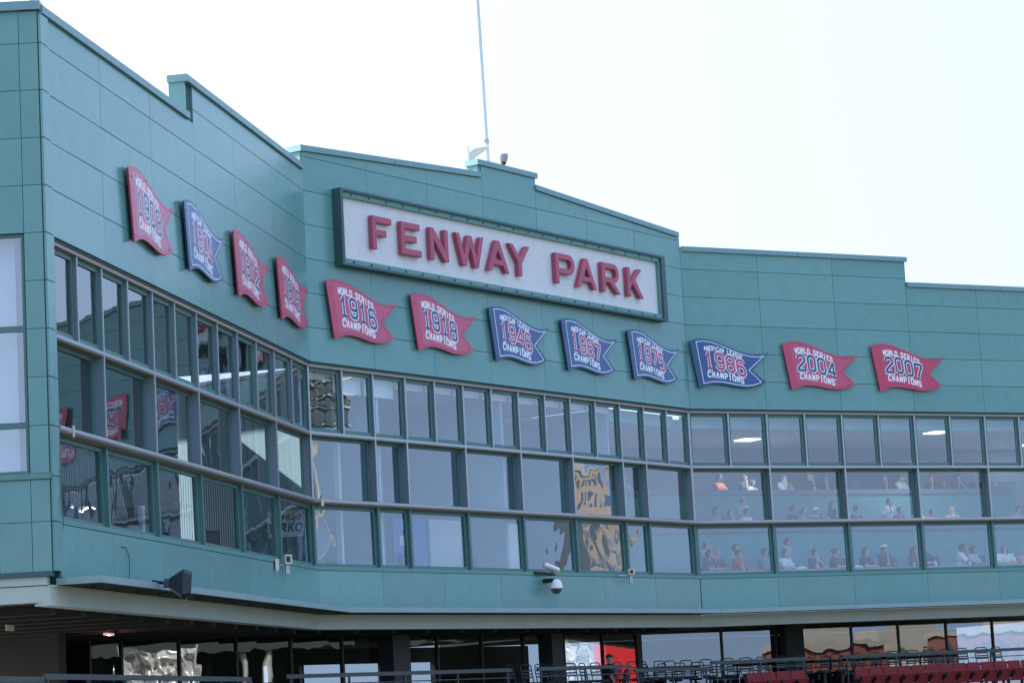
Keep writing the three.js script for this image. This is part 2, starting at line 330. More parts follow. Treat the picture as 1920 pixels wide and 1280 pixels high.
// the block at the left: front face, corner strip, tall window
{
  const xs = [-4.4, -3.2, -2.0, -0.85, -0.315, 0.0], rows = [3.51, 4.20];
  const back = onWall(put('side_wall', merge([span(-4.6, 0.01, 8.28, 12.0, -0.4, -0.045), span(-4.6, 0.01, 2.7, 4.3, -0.4, -0.045), span(-0.34, 0.01, 4.3, 8.28, -0.4, -0.045)]), M.joint, building), 'D');
  const grid = (a, b, y0, y1) => put('panel', shift(span(-(b - a - GAP) / 2, (b - a - GAP) / 2, -(y1 - y0 - GAP) / 2, (y1 - y0 - GAP) / 2, 0, 0.04), rnd() * 20), M.panels[Math.floor(rnd() * 6)], back, (a + b) / 2, (y0 + y1) / 2, -0.04);
  const up = [8.28, 9.08, 9.88, 10.69, 11.49, 12.04];
  for (let i = 0; i + 1 < xs.length; i++) for (let r = 0; r + 1 < up.length; r++) grid(xs[i], xs[i + 1], up[r], up[r + 1]);
  const lo = [2.70, 3.51, 4.20];
  for (let i = 0; i + 1 < xs.length; i++) for (let r = 0; r < 2; r++) grid(xs[i], xs[i + 1], lo[r], lo[r + 1]);
  const st = [4.30, 5.08, 5.88, 6.68, 7.48, 8.28];
  for (let r = 0; r < 5; r++) grid(-0.315, 0, st[r], st[r + 1]);
  // corner strip lies in the plane of the left wall
  const strip = onWall(put('corner_strip', span(-0.555, -0.215, 2.7, 12.0, -0.3, 0.06), M.joint, building), 'A');
  const all = [2.70, 3.51, 4.25, 5.08, 5.88, 6.68, 7.48, 8.28, 9.08, 9.88, 10.69, 11.49, 12.0];
  for (let r = 0; r + 1 < all.length; r++) put('panel', span(-0.18, 0.18, all[r] + 0.008, all[r + 1] - 0.008, 0, 0.04), M.panels[r % 6], strip, -0.385, 0, 0.062);
  onWall(put('coping', span(-4.6, 0.06, 12.05, 12.20, -0.35, 0.07), M.coping, building), 'D');
  onWall(put('sill_trim', span(-4.6, 0.03, 4.205, 4.295, -0.2, 0.03), M.trimGreen, building), 'D');
  onWall(put('base_trim', span(-4.6, 0.0, 2.625, 2.70, -0.2, 0.02), M.darkGreen, building), 'D');
  onWall(put('beam', span(-4.6, -0.1, 2.485, 2.62, -0.3, -0.03), M.beam, building), 'D');
  onWall(put('beam', span(-4.6, -0.11, 2.21, 2.470, -0.3, -0.05), M.beam, building), 'D');
  for (const [y0, y1] of [[4.30, 5.10], [5.10, 6.695], [6.695, 8.275]]) for (const [a, b] of [[-4.4, -2.4], [-2.4, -0.33]]) windowAt('D', a, b, y0, y1, -0.05, 0.05, M.glassD);
  onWall(put('blind', span(-4.4, -0.36, 4.33, 8.24, -0.40, -0.37), M.roomWhite, building), 'D');
}
// roof, floor slabs and the rooms behind the glass
onWall(put('roof', span(-0.2, 17, 11.5, 11.6, -9, -0.3), M.roof, building), 'A');
onWall(put('roof', span(-2, 19, 11.65, 11.75, -12, -0.3), M.roof, building), 'B');
onWall(put('roof', span(-6, 18.5, 11.55, 11.64, -14, -0.3), M.roof, building), 'C');
onWall(put('roof', span(-4.6, 0, 11.4, 11.48, -9, -0.4), M.roof, building), 'D');
// left room
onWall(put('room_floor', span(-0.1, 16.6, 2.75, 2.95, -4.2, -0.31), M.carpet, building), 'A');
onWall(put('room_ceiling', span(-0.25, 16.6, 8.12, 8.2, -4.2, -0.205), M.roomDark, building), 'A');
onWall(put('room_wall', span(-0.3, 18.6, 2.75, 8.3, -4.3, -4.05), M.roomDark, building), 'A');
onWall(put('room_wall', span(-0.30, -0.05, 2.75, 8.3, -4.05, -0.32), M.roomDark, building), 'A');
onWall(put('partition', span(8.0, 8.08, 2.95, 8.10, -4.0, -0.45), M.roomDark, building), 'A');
onWall(put('vertical_blind', merge(Array.from({ length: 70 }, (_, i) => { const g = box(0.085, 1.75, 0.006); g.rotateY(0.5); g.translate(1.6 + i * 0.09, 4.35, -1.3); return g; })), M.roomWhite, building), 'A');
onWall(put('vertical_blind', merge(Array.from({ length: 36 }, (_, i) => { const g = box(0.165, 1.7, 0.006); g.rotateY(0.25); g.translate(8.6 + i * 0.17, 4.35, -1.0); return g; })), M.offWhite, building), 'A');
// centre rooms
onWall(put('room_floor', span(0.1, 13.3, 2.75, 2.95, -4.4, -0.31), M.carpet, building), 'B');
onWall(put('room_ceiling', span(0.1, 13.3, 8.12, 8.2, -4.4, -0.205), M.roomWhite, building), 'B');
onWall(put('room_wall', span(0.1, 13.3, 2.95, 8.12, -4.4, -4.25), M.roomBlue, building), 'B');
for (const s of [0.12, 3.0, 8.2, 13.22]) onWall(put('partition', span(s, s + 0.09, 2.95, 8.1, -4.24, -0.4), M.roomBlue, building), 'B');
onWall(put('door_frame', span(1.72, 1.80, 2.95, 8.1, -0.75, -0.6), M.roomWhite, building), 'B');
for (let i = 0; i < 11; i++) { const h = i === 1 || i === 2 ? 0.42 : 0.16; onWall(put('roller_blind', span(SINGLES.B[i] + 0.06, SINGLES.B[i + 1] - 0.06, 8.11 - h, 8.11, -0.36, -0.33), M.white, building), 'B'); }
for (const [s, y, w, h] of [[3.9, 5.5, 0.5, 0.55], [7.1, 5.8, 0.45, 0.55], [9.2, 5.35, 0.7, 0.5], [11.6, 5.6, 0.4, 0.5]]) onWall(put('picture', span(s, s + w, y, y + h, -4.24, -4.21), M.roomDark, building), 'B');
// right-hand press room with three tiers
const T1 = 2.97, T2 = 4.36, T3 = 5.66;
onWall(put('tier_floor', span(-4.2, 18.5, T1 - 0.2, T1, -2.6, -0.31), M.carpet, building), 'C');
onWall(put('tier_floor', span(-5.2, 18.5, T2 - 0.2, T2, -4.6, -2.64), M.carpet, building), 'C');
onWall(put('tier_floor', span(-6.2, 18.5, T3 - 0.2, T3, -7.1, -4.64), M.carpet, building), 'C');
onWall(put('tier_front', span(-5.2, 18.5, T1, 4.97, -2.64, -2.60), M.teal, building), 'C');
onWall(put('tier_front', span(-6.2, 15.6, T2 - 0.2, 6.27, -4.64, -4.60), M.teal, building), 'C');
onWall(put('counter', span(-4.0, 18.5, 3.60, 3.72, -0.85, -0.32), M.desk, building), 'C');
onWall(put('counter', span(-5.2, 18.5, 4.972, 5.10, -3.05, -2.52), M.desk, building), 'C');
onWall(put('counter', span(-6.2, 15.3, 6.272, 6.42, -5.05, -4.52), M.desk, building), 'C');
onWall(put('room_wall', span(-7.4, 18.6, T3, 8.0, -7.25, -7.1), M.roomDark, building), 'C');
onWall(put('room_wall', span(18.5, 18.65, 2.9, 8.1, -7.1, -0.3), M.roomDark, building), 'C');
onWall(put('partition', span(14.92, 15.6, 6.272, 6.66, -4.70, -4.60), M.teal, building), 'C');
onWall(put('room_wall', span(12.7, 13.9, T3, 7.6, -7.09, -6.9), M.teal, building), 'C');
onWall(put('room_ceiling', span(-7.4, 18.6, 8.0, 8.06, -7.25, -0.62), M.tile, building), 'C');
onWall(put('valance', span(0.05, 18.6, 7.80, 8.14, -0.60, -0.55), M.valance, building), 'C');
onWall(put('valance', span(13.35, 16.95, 7.80, 8.14, -0.60, -0.55), M.valance, building), 'B');
// lit ceiling panels of the press room: glowing face and a light of the same size in front of it
for (const [s, o] of [[5.2, -4.7], [10.85, -2.55], [17.3, -5.6]]) {
  onWall(put('ceiling_lamp', span(s - 0.3, s + 0.3, 7.955, 7.998, o - 0.3, o + 0.3), M.lamp, building), 'C');
  const l = new THREE.RectAreaLight(new THREE.Color(0.97, 0.98, 1), 11, 0.6, 0.6); l.name = 'ceiling_light';
  l.position.set(...W2('C', s, 7.94, o)); l.rotation.order = 'YXZ'; l.rotation.y = THREE.MathUtils.degToRad(AX.C.t); l.rotation.x = -Math.PI / 2; scene.add(l);
}
// concourse below
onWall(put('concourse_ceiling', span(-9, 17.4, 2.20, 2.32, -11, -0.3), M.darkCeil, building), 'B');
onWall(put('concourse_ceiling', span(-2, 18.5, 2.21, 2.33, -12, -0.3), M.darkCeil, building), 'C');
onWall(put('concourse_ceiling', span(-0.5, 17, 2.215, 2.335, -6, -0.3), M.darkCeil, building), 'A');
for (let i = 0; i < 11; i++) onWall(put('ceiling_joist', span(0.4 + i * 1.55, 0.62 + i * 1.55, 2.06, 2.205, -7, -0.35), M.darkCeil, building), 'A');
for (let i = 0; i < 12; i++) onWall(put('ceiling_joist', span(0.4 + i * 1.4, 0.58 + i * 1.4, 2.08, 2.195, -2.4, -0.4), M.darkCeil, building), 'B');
onWall(put('concourse_floor', span(-9, 18, -0.45, -0.20, -14, 0.9), M.concrete, building), 'B');
onWall(put('concourse_floor', span(-3, 18.5, -0.46, -0.205, -12, 2.4), M.concrete, building), 'C');
onWall(put('concourse_floor', span(-4, 17, -0.47, -0.21, -7, 0.9), M.concrete, building), 'A');
onWall(put('base_wall', span(-9, 18, -12, -0.46, -13.8, 0.7), M.concrete, building), 'B');
onWall(put('base_wall', span(-3, 18.5, -12, -0.47, -11.8, 2.2), M.concrete, building), 'C');
onWall(put('base_wall', span(-4, 17, -12, -0.48, -6.8, 0.7), M.concrete, building), 'A');
{
  const mB = [-4.84, -3.84, -1.96, 0.0, 1.97, 3.92, 5.88, 7.83, 9.78, 11.7, 13.65, 15.6, 17.4], mC = [-0.5, 2.29, 4.24, 5.07, 6.98, 8.74, 10.58, 12.4, 14.3, 16.2, 18.1];
  const hall = (k, xs, o) => xs.forEach((s, i) => {
    onWall(put('hall_mullion', span(s - 0.03, s + 0.03, -0.2, 2.2, o - 0.06, o + 0.04), M.black, building), k);
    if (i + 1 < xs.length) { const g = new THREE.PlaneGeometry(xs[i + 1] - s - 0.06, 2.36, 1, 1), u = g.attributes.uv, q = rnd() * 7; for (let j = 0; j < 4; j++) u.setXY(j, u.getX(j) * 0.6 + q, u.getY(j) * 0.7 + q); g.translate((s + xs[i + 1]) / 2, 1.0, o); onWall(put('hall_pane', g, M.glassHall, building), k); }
  });
  hall('B', mB, -2.5); hall('C', mC, -2.5);
  onWall(put('hall_column', span(5.2, 5.9, -0.2, 2.2, -2.35, -1.9), M.black, building), 'B');
  onWall(put('hall_column', span(12.2, 12.75, -0.2, 2.2, -2.35, -1.9), M.black, building), 'B');
  onWall(put('hall_column', span(4.3, 4.95, -0.2, 2.2, -2.4, -2.1), M.darkCeil, building), 'C');
  // far wall of the hall with a strip of openings to the daylight
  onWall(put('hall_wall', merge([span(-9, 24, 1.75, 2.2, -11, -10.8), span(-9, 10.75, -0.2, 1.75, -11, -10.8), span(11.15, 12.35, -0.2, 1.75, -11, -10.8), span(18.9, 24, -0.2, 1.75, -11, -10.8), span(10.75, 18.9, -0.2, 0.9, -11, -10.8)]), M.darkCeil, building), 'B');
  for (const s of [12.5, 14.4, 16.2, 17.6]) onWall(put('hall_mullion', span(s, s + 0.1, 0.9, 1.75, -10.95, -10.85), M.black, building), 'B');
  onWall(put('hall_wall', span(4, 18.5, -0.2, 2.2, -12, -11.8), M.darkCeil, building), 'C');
  onWall(put('hall_wall', span(-9.2, -9, -0.2, 2.2, -11, 0.9), M.darkCeil, building), 'B');
  for (const [k, s, o] of [['A', 1.0, -2.6], ['A', 9.3, -2.4]]) {
    onWall(put('strip_lamp', span(s - 0.25, s + 0.25, 2.005, 2.05, o - 0.03, o + 0.03), M.pinkLamp, building), k);
    const l = new THREE.PointLight(new THREE.Color(1, 0.45, 0.45), 0.15, 4); l.position.set(...W2(k, s, 1.96, o)); scene.add(l);
  }
  onWall(put('wall_plate', span(2.6, 2.95, 1.93, 2.03, -2.0, -1.97), M.beige, building), 'A');
}

// ---------------------------------------------------------------- the name sign
{
  const t = onWall(thing('name_sign', 'long framed white sign with raised red FENWAY PARK letters on the centre wall', 'sign'), 'B');
  const z = FACE;
  put('board', span(1.24, 15.31, 10.80, 12.28, z + 0.06, z + 0.115), std(lin(0.74, 0.73, 0.77), { roughness: 0.55, map: blotch }), t);
  put('frame', merge([span(1.16, 15.40, 12.28, 12.40, z + 0.05, z + 0.20), span(1.16, 15.40, 10.68, 10.80, z + 0.05, z + 0.20), span(1.16, 1.24, 10.80, 12.28, z + 0.05, z + 0.20), span(15.31, 15.40, 10.80, 12.28, z + 0.05, z + 0.20)]), M.trimGreen, t);
  put('surround', merge([span(1.07, 15.60, 12.402, 12.46, z, z + 0.26), span(1.07, 15.60, 10.62, 10.678, z, z + 0.26), span(1.07, 1.158, 10.678, 12.402, z, z + 0.26), span(15.402, 15.60, 10.678, 12.402, z, z + 0.26)]), M.darkGreen, t);  // dark colour stands in for the shade band around the frame
  const bolt = new THREE.CylinderGeometry(0.022, 0.022, 0.03, 8); bolt.rotateX(Math.PI / 2);
  for (let i = 0; i < 21; i++) for (const y of [12.345, 10.735]) put('bolt', bolt, M.joint, t, 1.55 + i * 0.672, y, z + 0.21);
  const H = 0.805, k = 0.155;
  const arc = (cx, cy, rx, ry, a0, a1, n = 10) => Array.from({ length: n + 1 }, (_, i) => { const a = a0 + (a1 - a0) * i / n; return [cx + rx * Math.cos(a), cy + ry * Math.sin(a)]; });
  const q = Math.PI / 2;
  const L = {
    F: (w) => [[[0, 0], [k, 0], [k, 0.33], [w * 0.72, 0.33], [w * 0.72, 0.33 + k], [k, 0.33 + k], [k, H - k], [w, H - k], [w, H], [0, H]]],
    E: (w) => [[[0, 0], [w, 0], [w, k], [k, k], [k, 0.33], [w * 0.78, 0.33], [w * 0.78, 0.33 + k], [k, 0.33 + k], [k, H - k], [w * 0.95, H - k], [w * 0.95, H], [0, H]]],
    N: (w) => [[[0, 0], [k, 0], [k, H - 0.30], [w - k, 0], [w, 0], [w, H], [w - k, H], [w - k, 0.30], [k, H], [0, H]]],
    W: (w) => [[[w * 0.22, 0], [w * 0.22 + k, 0], [w * 0.5, H - 0.28], [w * 0.78 - k, 0], [w * 0.78, 0], [w, H], [w - k, H], [w * 0.72, 0.27], [w * 0.57, H - 0.02], [w * 0.43, H - 0.02], [w * 0.28, 0.27], [k, H], [0, H]]],
    A: (w) => [[[0, 0], [k, 0], [w * 0.27, 0.17], [w * 0.73, 0.17], [w - k, 0], [w, 0], [w * 0.5 + 0.085, H], [w * 0.5 - 0.085, H]], [[w * 0.33, 0.31], [w * 0.5, H - 0.24], [w * 0.67, 0.31]]],
    Y: (w) => [[[w / 2 - k / 2, 0], [w / 2 + k / 2, 0], [w / 2 + k / 2, 0.33], [w, H], [w - k * 1.12, H], [w / 2, 0.48], [k * 1.12, H], [0, H], [w / 2 - k / 2, 0.33]]],
    P: (w) => [[[0, 0], [k, 0], [k, 0.27], [w - 0.27, 0.27], ...arc(w - 0.27, 0.5375, 0.27, 0.2675, -q, q), [0, H]], [[k, 0.415], [k, H - k + 0.01], ...arc(w - 0.29, 0.5375, 0.135, 0.1225, q, -q)]],
    R: (w) => [[[0, 0], [k, 0], [k, 0.27], [w * 0.42, 0.27], [w - k * 1.1, 0], [w, 0], [w * 0.68, 0.285], ...arc(w - 0.29, 0.5475, 0.25, 0.2575, -q * 0.8, q), [0, H]], [[k, 0.415], [k, H - k + 0.01], ...arc(w - 0.30, 0.5375, 0.125, 0.1225, q, -q)]],
    K: (w) => [[[0, 0], [k, 0], [k, 0.25], [k + 0.11, 0.37], [w - k * 1.15, 0], [w, 0], [w * 0.52, 0.49], [w - 0.03, H], [w - k * 1.35, H], [k, 0.42], [k, H], [0, H]]],
  };
  for (const [c, s, w] of [['F', 2.25, 0.76], ['E', 3.38, 0.80], ['N', 4.55, 0.75], ['W', 5.63, 1.20], ['A', 6.97, 0.94], ['Y', 7.95, 0.93], ['P', 10.06, 0.91], ['A', 11.06, 0.94], ['R', 12.30, 0.89], ['K', 13.57, 0.80]])
    put('letter', poly(...((a) => [a[0], 0.12, 0, 0.008, a.slice(1)])(L[c](w))), M.red, t, s, 11.14, z + 0.14);
}

// ---------------------------------------------------------------- champion pennants: block lettering is drawn stroke by stroke
const GLYPH = { // strokes on a 4 by 6 grid, y upwards
  1: ['0.8,4.7 2,6 2,0', '0.7,0 3.3,0'], 9: ['4,3.2 3.2,2.5 0.8,2.5 0,3.3 0,5.1 0.9,6 3.1,6 4,5.1 4,0.9 3.1,0 0.9,0 0,0.9 0,1.2'], 0: ['0.9,0 0,0.9 0,5.1 0.9,6 3.1,6 4,5.1 4,0.9 3.1,0 0.9,0'],
  3: ['0,5 0.9,6 3.1,6 4,5.1 4,3.9 3.2,3.1 4,2.3 4,0.9 3.1,0 0.9,0 0,0.9', '1.5,3.1 3.2,3.1'], 4: ['3,0 3,6 0,1.9 4.2,1.9', '2.2,0 3.9,0'], 2: ['0,4.6 0,5.1 0.9,6 3.1,6 4,5.1 4,3.7 0,0.9 0,0 4,0 4,0.9'],
  5: ['4,6 0.2,6 0.2,3.3 0.9,3.7 3.1,3.7 4,2.8 4,0.9 3.1,0 0.9,0 0,0.9'], 6: ['4,4.9 3.1,6 0.9,6 0,5.1 0,0.9 0.9,0 3.1,0 4,0.9 4,2.6 3.1,3.5 0.8,3.5 0,2.8'],
  8: ['0.9,3.1 0,3.9 0,5.1 0.9,6 3.1,6 4,5.1 4,3.9 3.1,3.1 0.9,3.1 0,2.3 0,0.9 0.9,0 3.1,0 4,0.9 4,2.3 3.1,3.1'], 7: ['0,4.9 0,6 4,6 4,5.3 1.6,1.2 1.6,0'],
  A: ['0.3,0 2,6 3.7,0', '1,2 3,2', '-0.4,0 1,0', '3,0 4.4,0'], B: ['0.5,0 0.5,6 3,6 3.8,5.2 3.8,3.9 3,3.2 0.5,3.2', '3,3.2 4,2.4 4,0.8 3.1,0 0,0', '0,6 0.5,6'], C: ['4,4.6 4,5.1 3.1,6 0.9,6 0,5.1 0,0.9 0.9,0 3.1,0 4,0.9 4,1.4'], D: ['0.5,0 0.5,6', '0,6 3,6 4,5 4,1 3,0 0,0'], E: ['0.5,0 0.5,6', '0,6 3.8,6 3.8,5', '0,0 4,0 4,1.1', '0.5,3.1 2.6,3.1'],
  G: ['4,4.6 4,5.1 3.1,6 0.9,6 0,5.1 0,0.9 0.9,0 3.1,0 4,0.9 4,2.7 2.4,2.7'], H: ['0.5,0 0.5,6', '3.5,0 3.5,6', '0.5,3.1 3.5,3.1', '0,0 1.1,0', '0,6 1.1,6', '2.9,0 4,0', '2.9,6 4,6'], I: ['2,0 2,6', '1.1,0 2.9,0', '1.1,6 2.9,6'], K: ['0.5,0 0.5,6', '3.6,6 0.5,2.7', '1.6,3.7 3.8,0'],
  L: ['0.5,6 0.5,0', '0,6 1.3,6', '0,0 4,0 4,1.2'], M: ['0.3,0 0.3,6 2,2 3.7,6 3.7,0', '-0.3,0 0.9,0', '3.1,0 4.3,0'], N: ['0.4,0 0.4,6 3.6,0 3.6,6', '-0.2,0 1,0', '3,6 4.2,6'], O: ['0.9,0 0,0.9 0,5.1 0.9,6 3.1,6 4,5.1 4,0.9 3.1,0 0.9,0'], P: ['0.5,0 0.5,6 3.1,6 4,5.1 4,3.5 3.1,2.6 0.5,2.6', '0,0 1.4,0', '0,6 0.5,6'],
  R: ['0.5,0 0.5,6 3.1,6 4,5.1 4,3.8 3.1,3 0.5,3', '2.2,3 3.7,0', '0,0 1.2,0', '3.3,0 4.3,0', '0,6 0.5,6'], S: ['4,4.7 4,5.1 3.1,6 0.9,6 0,5.1 0,4 0.9,3.2 3.1,2.8 4,2 4,0.9 3.1,0 0.9,0 0,0.9 0,1.3'], U: ['0.4,6 0.4,0.9 1.2,0 2.8,0 3.6,0.9 3.6,6', '-0.2,6 1,6', '3,6 4.2,6'], W: ['0,6 1,0 2,4.4 3,0 4,6', '-0.5,6 0.7,6', '3.3,6 4.5,6'],
};
const PX = 300, FW = 2.86, FY0 = 8.80, FH = 1.52;           // pixels per metre and the pennant's box on the wall
function strokeGlyph(ctx, ch, passes) {
  for (const [wd, col] of passes) {
    ctx.strokeStyle = col; ctx.lineWidth = wd; ctx.lineJoin = 'miter'; ctx.miterLimit = 3; ctx.lineCap = 'butt';
    for (const s of GLYPH[ch] || []) { ctx.beginPath(); s.split(' ').forEach((p, i) => { const [x, y] = p.split(',').map(Number); i ? ctx.lineTo(x, y) : ctx.moveTo(x, y); }); ctx.stroke(); }
  }
}
function along(ctx, text, curve, h, wd, passes) {           // letters follow the waving cloth
  const n = text.length;
  for (let i = 0; i < n; i++) {
    const t = (i + 0.5) / n, [x, y] = curve(t), [x2, y2] = curve(t + 0.01), sl = (y2 - y) / (x2 - x);
    ctx.save(); ctx.transform(PX, 0, 0, -PX, 0, FH * PX);
    ctx.transform(wd / 5.9, sl * wd / 5.9, -0.06 * h / 6, h / 6, x, y); ctx.translate(-2, 0);
    strokeGlyph(ctx, text[i], passes); ctx.restore();
  }
}
const quad = (a, b, c) => (t) => { // through three points at t = 0, 0.5, 1
  const f = (k) => { const A = 2 * a[k] - 4 * b[k] + 2 * c[k], B = -3 * a[k] + 4 * b[k] - c[k]; return a[k] + B * t + A * t * t; }; return [f(0), f(1) - FY0];
};
const OUT = [[0, 10.19], [0.174, 10.251], [0.356, 10.275], [0.56, 10.274], [0.762, 10.242], [1.03, 10.166], [1.297, 10.076], [1.61, 9.967], [1.835, 9.908], [2.063, 9.867], [2.293, 9.852], [2.504, 9.870], [2.719, 9.933], [2.096, 9.408], [2.543, 9.058], [2.338, 8.968], [2.102, 8.906], [1.87, 8.887], [1.641, 8.900], [1.414, 8.931], [1.188, 8.966], [0.939, 8.989], [0.711, 8.981], [0.504, 8.940], [0.364, 8.891], [0.237, 8.851]];
const INNER = [[0.225, 10.186], [0.40, 10.213], [0.58, 10.208], [0.77, 10.178], [1.03, 10.105], [1.297, 10.012], [1.61, 9.905], [1.835, 9.845], [2.063, 9.803], [2.27, 9.788], [2.42, 9.800], [2.535, 9.826], [1.98, 9.402], [2.387, 9.061], [2.25, 9.010], [2.09, 8.970], [1.87, 8.950], [1.641, 8.964], [1.414, 8.995], [1.188, 9.030], [0.939, 9.053], [0.73, 9.050], [0.55, 9.022], [0.406, 8.996]];
function pennantTexture(year, red, fade) {
  const w = Math.round(FW * PX), h = Math.round(FH * PX), cv = document.createElement('canvas'); cv.width = w; cv.height = h;
  const c = cv.getContext('2d');
  const mixc = (a, b, t) => `rgb(${a.map((v, i) => Math.round(v + (b[i] - v) * t)).join(',')})`;
  const pale = [205, 120, 150], border = red ? mixc([198, 58, 92], pale, fade * 0.35) : mixc([48, 78, 124], [110, 140, 180], fade * 0.4), inside = red ? mixc([196, 62, 98], pale, fade) : mixc([52, 86, 142], [110, 140, 180], fade);
  c.fillStyle = border; c.fillRect(0, 0, w, h);
  c.beginPath(); INNER.forEach(([x, y], i) => (i ? c.lineTo : c.moveTo).call(c, x * PX, (FH - (y - FY0)) * PX)); c.closePath();
  c.fillStyle = inside; c.fill(); c.strokeStyle = red ? 'rgb(112,74,104)' : 'rgb(226,230,240)'; c.lineWidth = red ? 4 : 7; if (red) c.setLineDash([26, 3]); c.stroke(); c.setLineDash([]);
  const wh = 'rgb(236,236,242)', num = red ? mixc([44, 76, 118], [90, 130, 170], fade * 0.3) : mixc([188, 70, 104], [200, 130, 160], fade * 0.4), edge = red ? 'rgb(236,236,242)' : 'rgb(236,226,234)';
  along(c, red ? 'WORLD SERIES' : 'AMERICAN LEAGUE', red ? quad([0.42, 9.945], [1.08, 9.895], [1.78, 9.675]) : quad([0.47, 9.957], [1.123, 9.899], [1.80, 9.685]), red ? 0.132 : 0.112, red ? 0.116 : 0.091, [[1.75, wh]]);
  along(c, 'CHAMPIONS', quad([0.55, 9.19], [1.18, 9.135], [1.80, 9.005]), 0.152, 0.136, [[1.75, wh]]);
  const xs = [0.62, 0.985, 1.345, 1.70], ys = [9.415, 9.400, 9.325, 9.225];
  [...String(year)].forEach((d, i) => {
    c.save(); c.transform(PX, 0, 0, -PX, 0, FH * PX); c.transform(0.24 / 4, -0.05 * 0.24 / 4 * (i + 1), -0.09 * 0.43 / 6, 0.43 / 6, xs[i] + 0.03, ys[i] - FY0 + 0.02); c.translate(-2, 0);
    strokeGlyph(c, d, [[1.8, edge], [1.05, num]]); c.restore();
  });
  const t = new THREE.CanvasTexture(cv); t.colorSpace = THREE.SRGBColorSpace; t.magFilter = THREE.LinearFilter; t.anisotropy = 8; return t;
}
const PLACE = { 1903: 'leftmost of all on the left wall', 1904: 'second on the left wall', 1912: 'third on the left wall', 1915: 'last on the left wall', 1916: 'first on the centre wall, below the sign edge', 1918: 'below the first letters of the sign',
  1946: 'leftmost of three blue ones below the sign', 1967: 'middle blue one below the sign', 1975: 'rightmost blue one on the centre wall', 1986: 'first on the right wall beside the corner', 2004: 'middle one on the right wall', 2007: 'rightmost of all on the right wall' };
const PENNANTS = [ // wall, place along it, year, red or blue, how faded
  ['A', 3.61, 1903, 1, 0.75], ['A', 6.99, 1904, 0, 0.35], ['A', 10.41, 1912, 1, 0.35], ['A', 13.81, 1915, 1, 0.3], ['B', 0.57, 1916, 1, 0.38], ['B', 3.82, 1918, 1, 0.38],
  ['B', 7.09, 1946, 0, 0.05], ['B', 10.37, 1967, 0, 0.05], ['B', 13.63, 1975, 0, 0.12], ['C', 0.055, 1986, 0, 0], ['C', 3.26, 2004, 1, 0.30], ['C', 6.45, 2007, 1, 0]];
const STAND = box(0.06, 0.06, 0.074);
const rivet = new THREE.CylinderGeometry(0.012, 0.012, 0.008, 6); rivet.rotateX(Math.PI / 2);
{
  const body = poly(OUT.map(([x, y]) => [x, y - FY0]), 0.035, 0, 0.003);
  const face = new THREE.ShapeGeometry(new THREE.Shape(OUT.map(([x, y]) => new THREE.Vector2(x, y - FY0))));
  { const p = face.attributes.position, u = new Float32Array(p.count * 2); for (let i = 0; i < p.count; i++) { u[2 * i] = p.getX(i) / FW; u[2 * i + 1] = p.getY(i) / FH; } face.setAttribute('uv', new THREE.BufferAttribute(u, 2)); }
  face.scale(0.998, 0.998, 1); face.translate(0.003, 0.003, 0);
  const edgeRed = std(lin(0.40, 0.05, 0.09), { roughness: 0.5 }), edgeBlue = std(lin(0.035, 0.07, 0.18), { roughness: 0.5 });
  for (const [k, s, year, red, fade] of PENNANTS) {
    const t = onWall(thing('pennant', `${fade > 0.3 ? 'faded ' : ''}${red ? 'red' : 'blue'} wavy pennant board reading ${year}, ${PLACE[year]}`, 'pennant', 'champion pennants along the walls'), k);
    const off = new THREE.Vector3(s, FY0, FACE + 0.075).applyAxisAngle(new THREE.Vector3(0, 1, 0), t.rotation.y); t.position.add(off);
    put('board', body, red ? edgeRed : edgeBlue, t);
    const f = put('lettering', face, new THREE.MeshStandardMaterial({ map: pennantTexture(year, red, fade), roughness: 0.36, roughnessMap: roughMap }), t, 0, 0, 0.0385); f.userData.label = `printed face reading ${red ? 'World Series' : 'American League'} ${year} Champions`;
    for (const [x, y] of [[0.35, 0.4], [0.3, 1.2], [1.9, 0.4], [1.8, 0.95]]) put('standoff', STAND, M.joint, t, x, y, -0.037);
    for (const [x, y] of [[0.16, 1.25], [0.3, 0.2], [2.3, 0.25], [2.5, 1.03], [1.0, 1.32]]) put('rivet', rivet, M.joint, t, x, y, 0.043);
  }
}

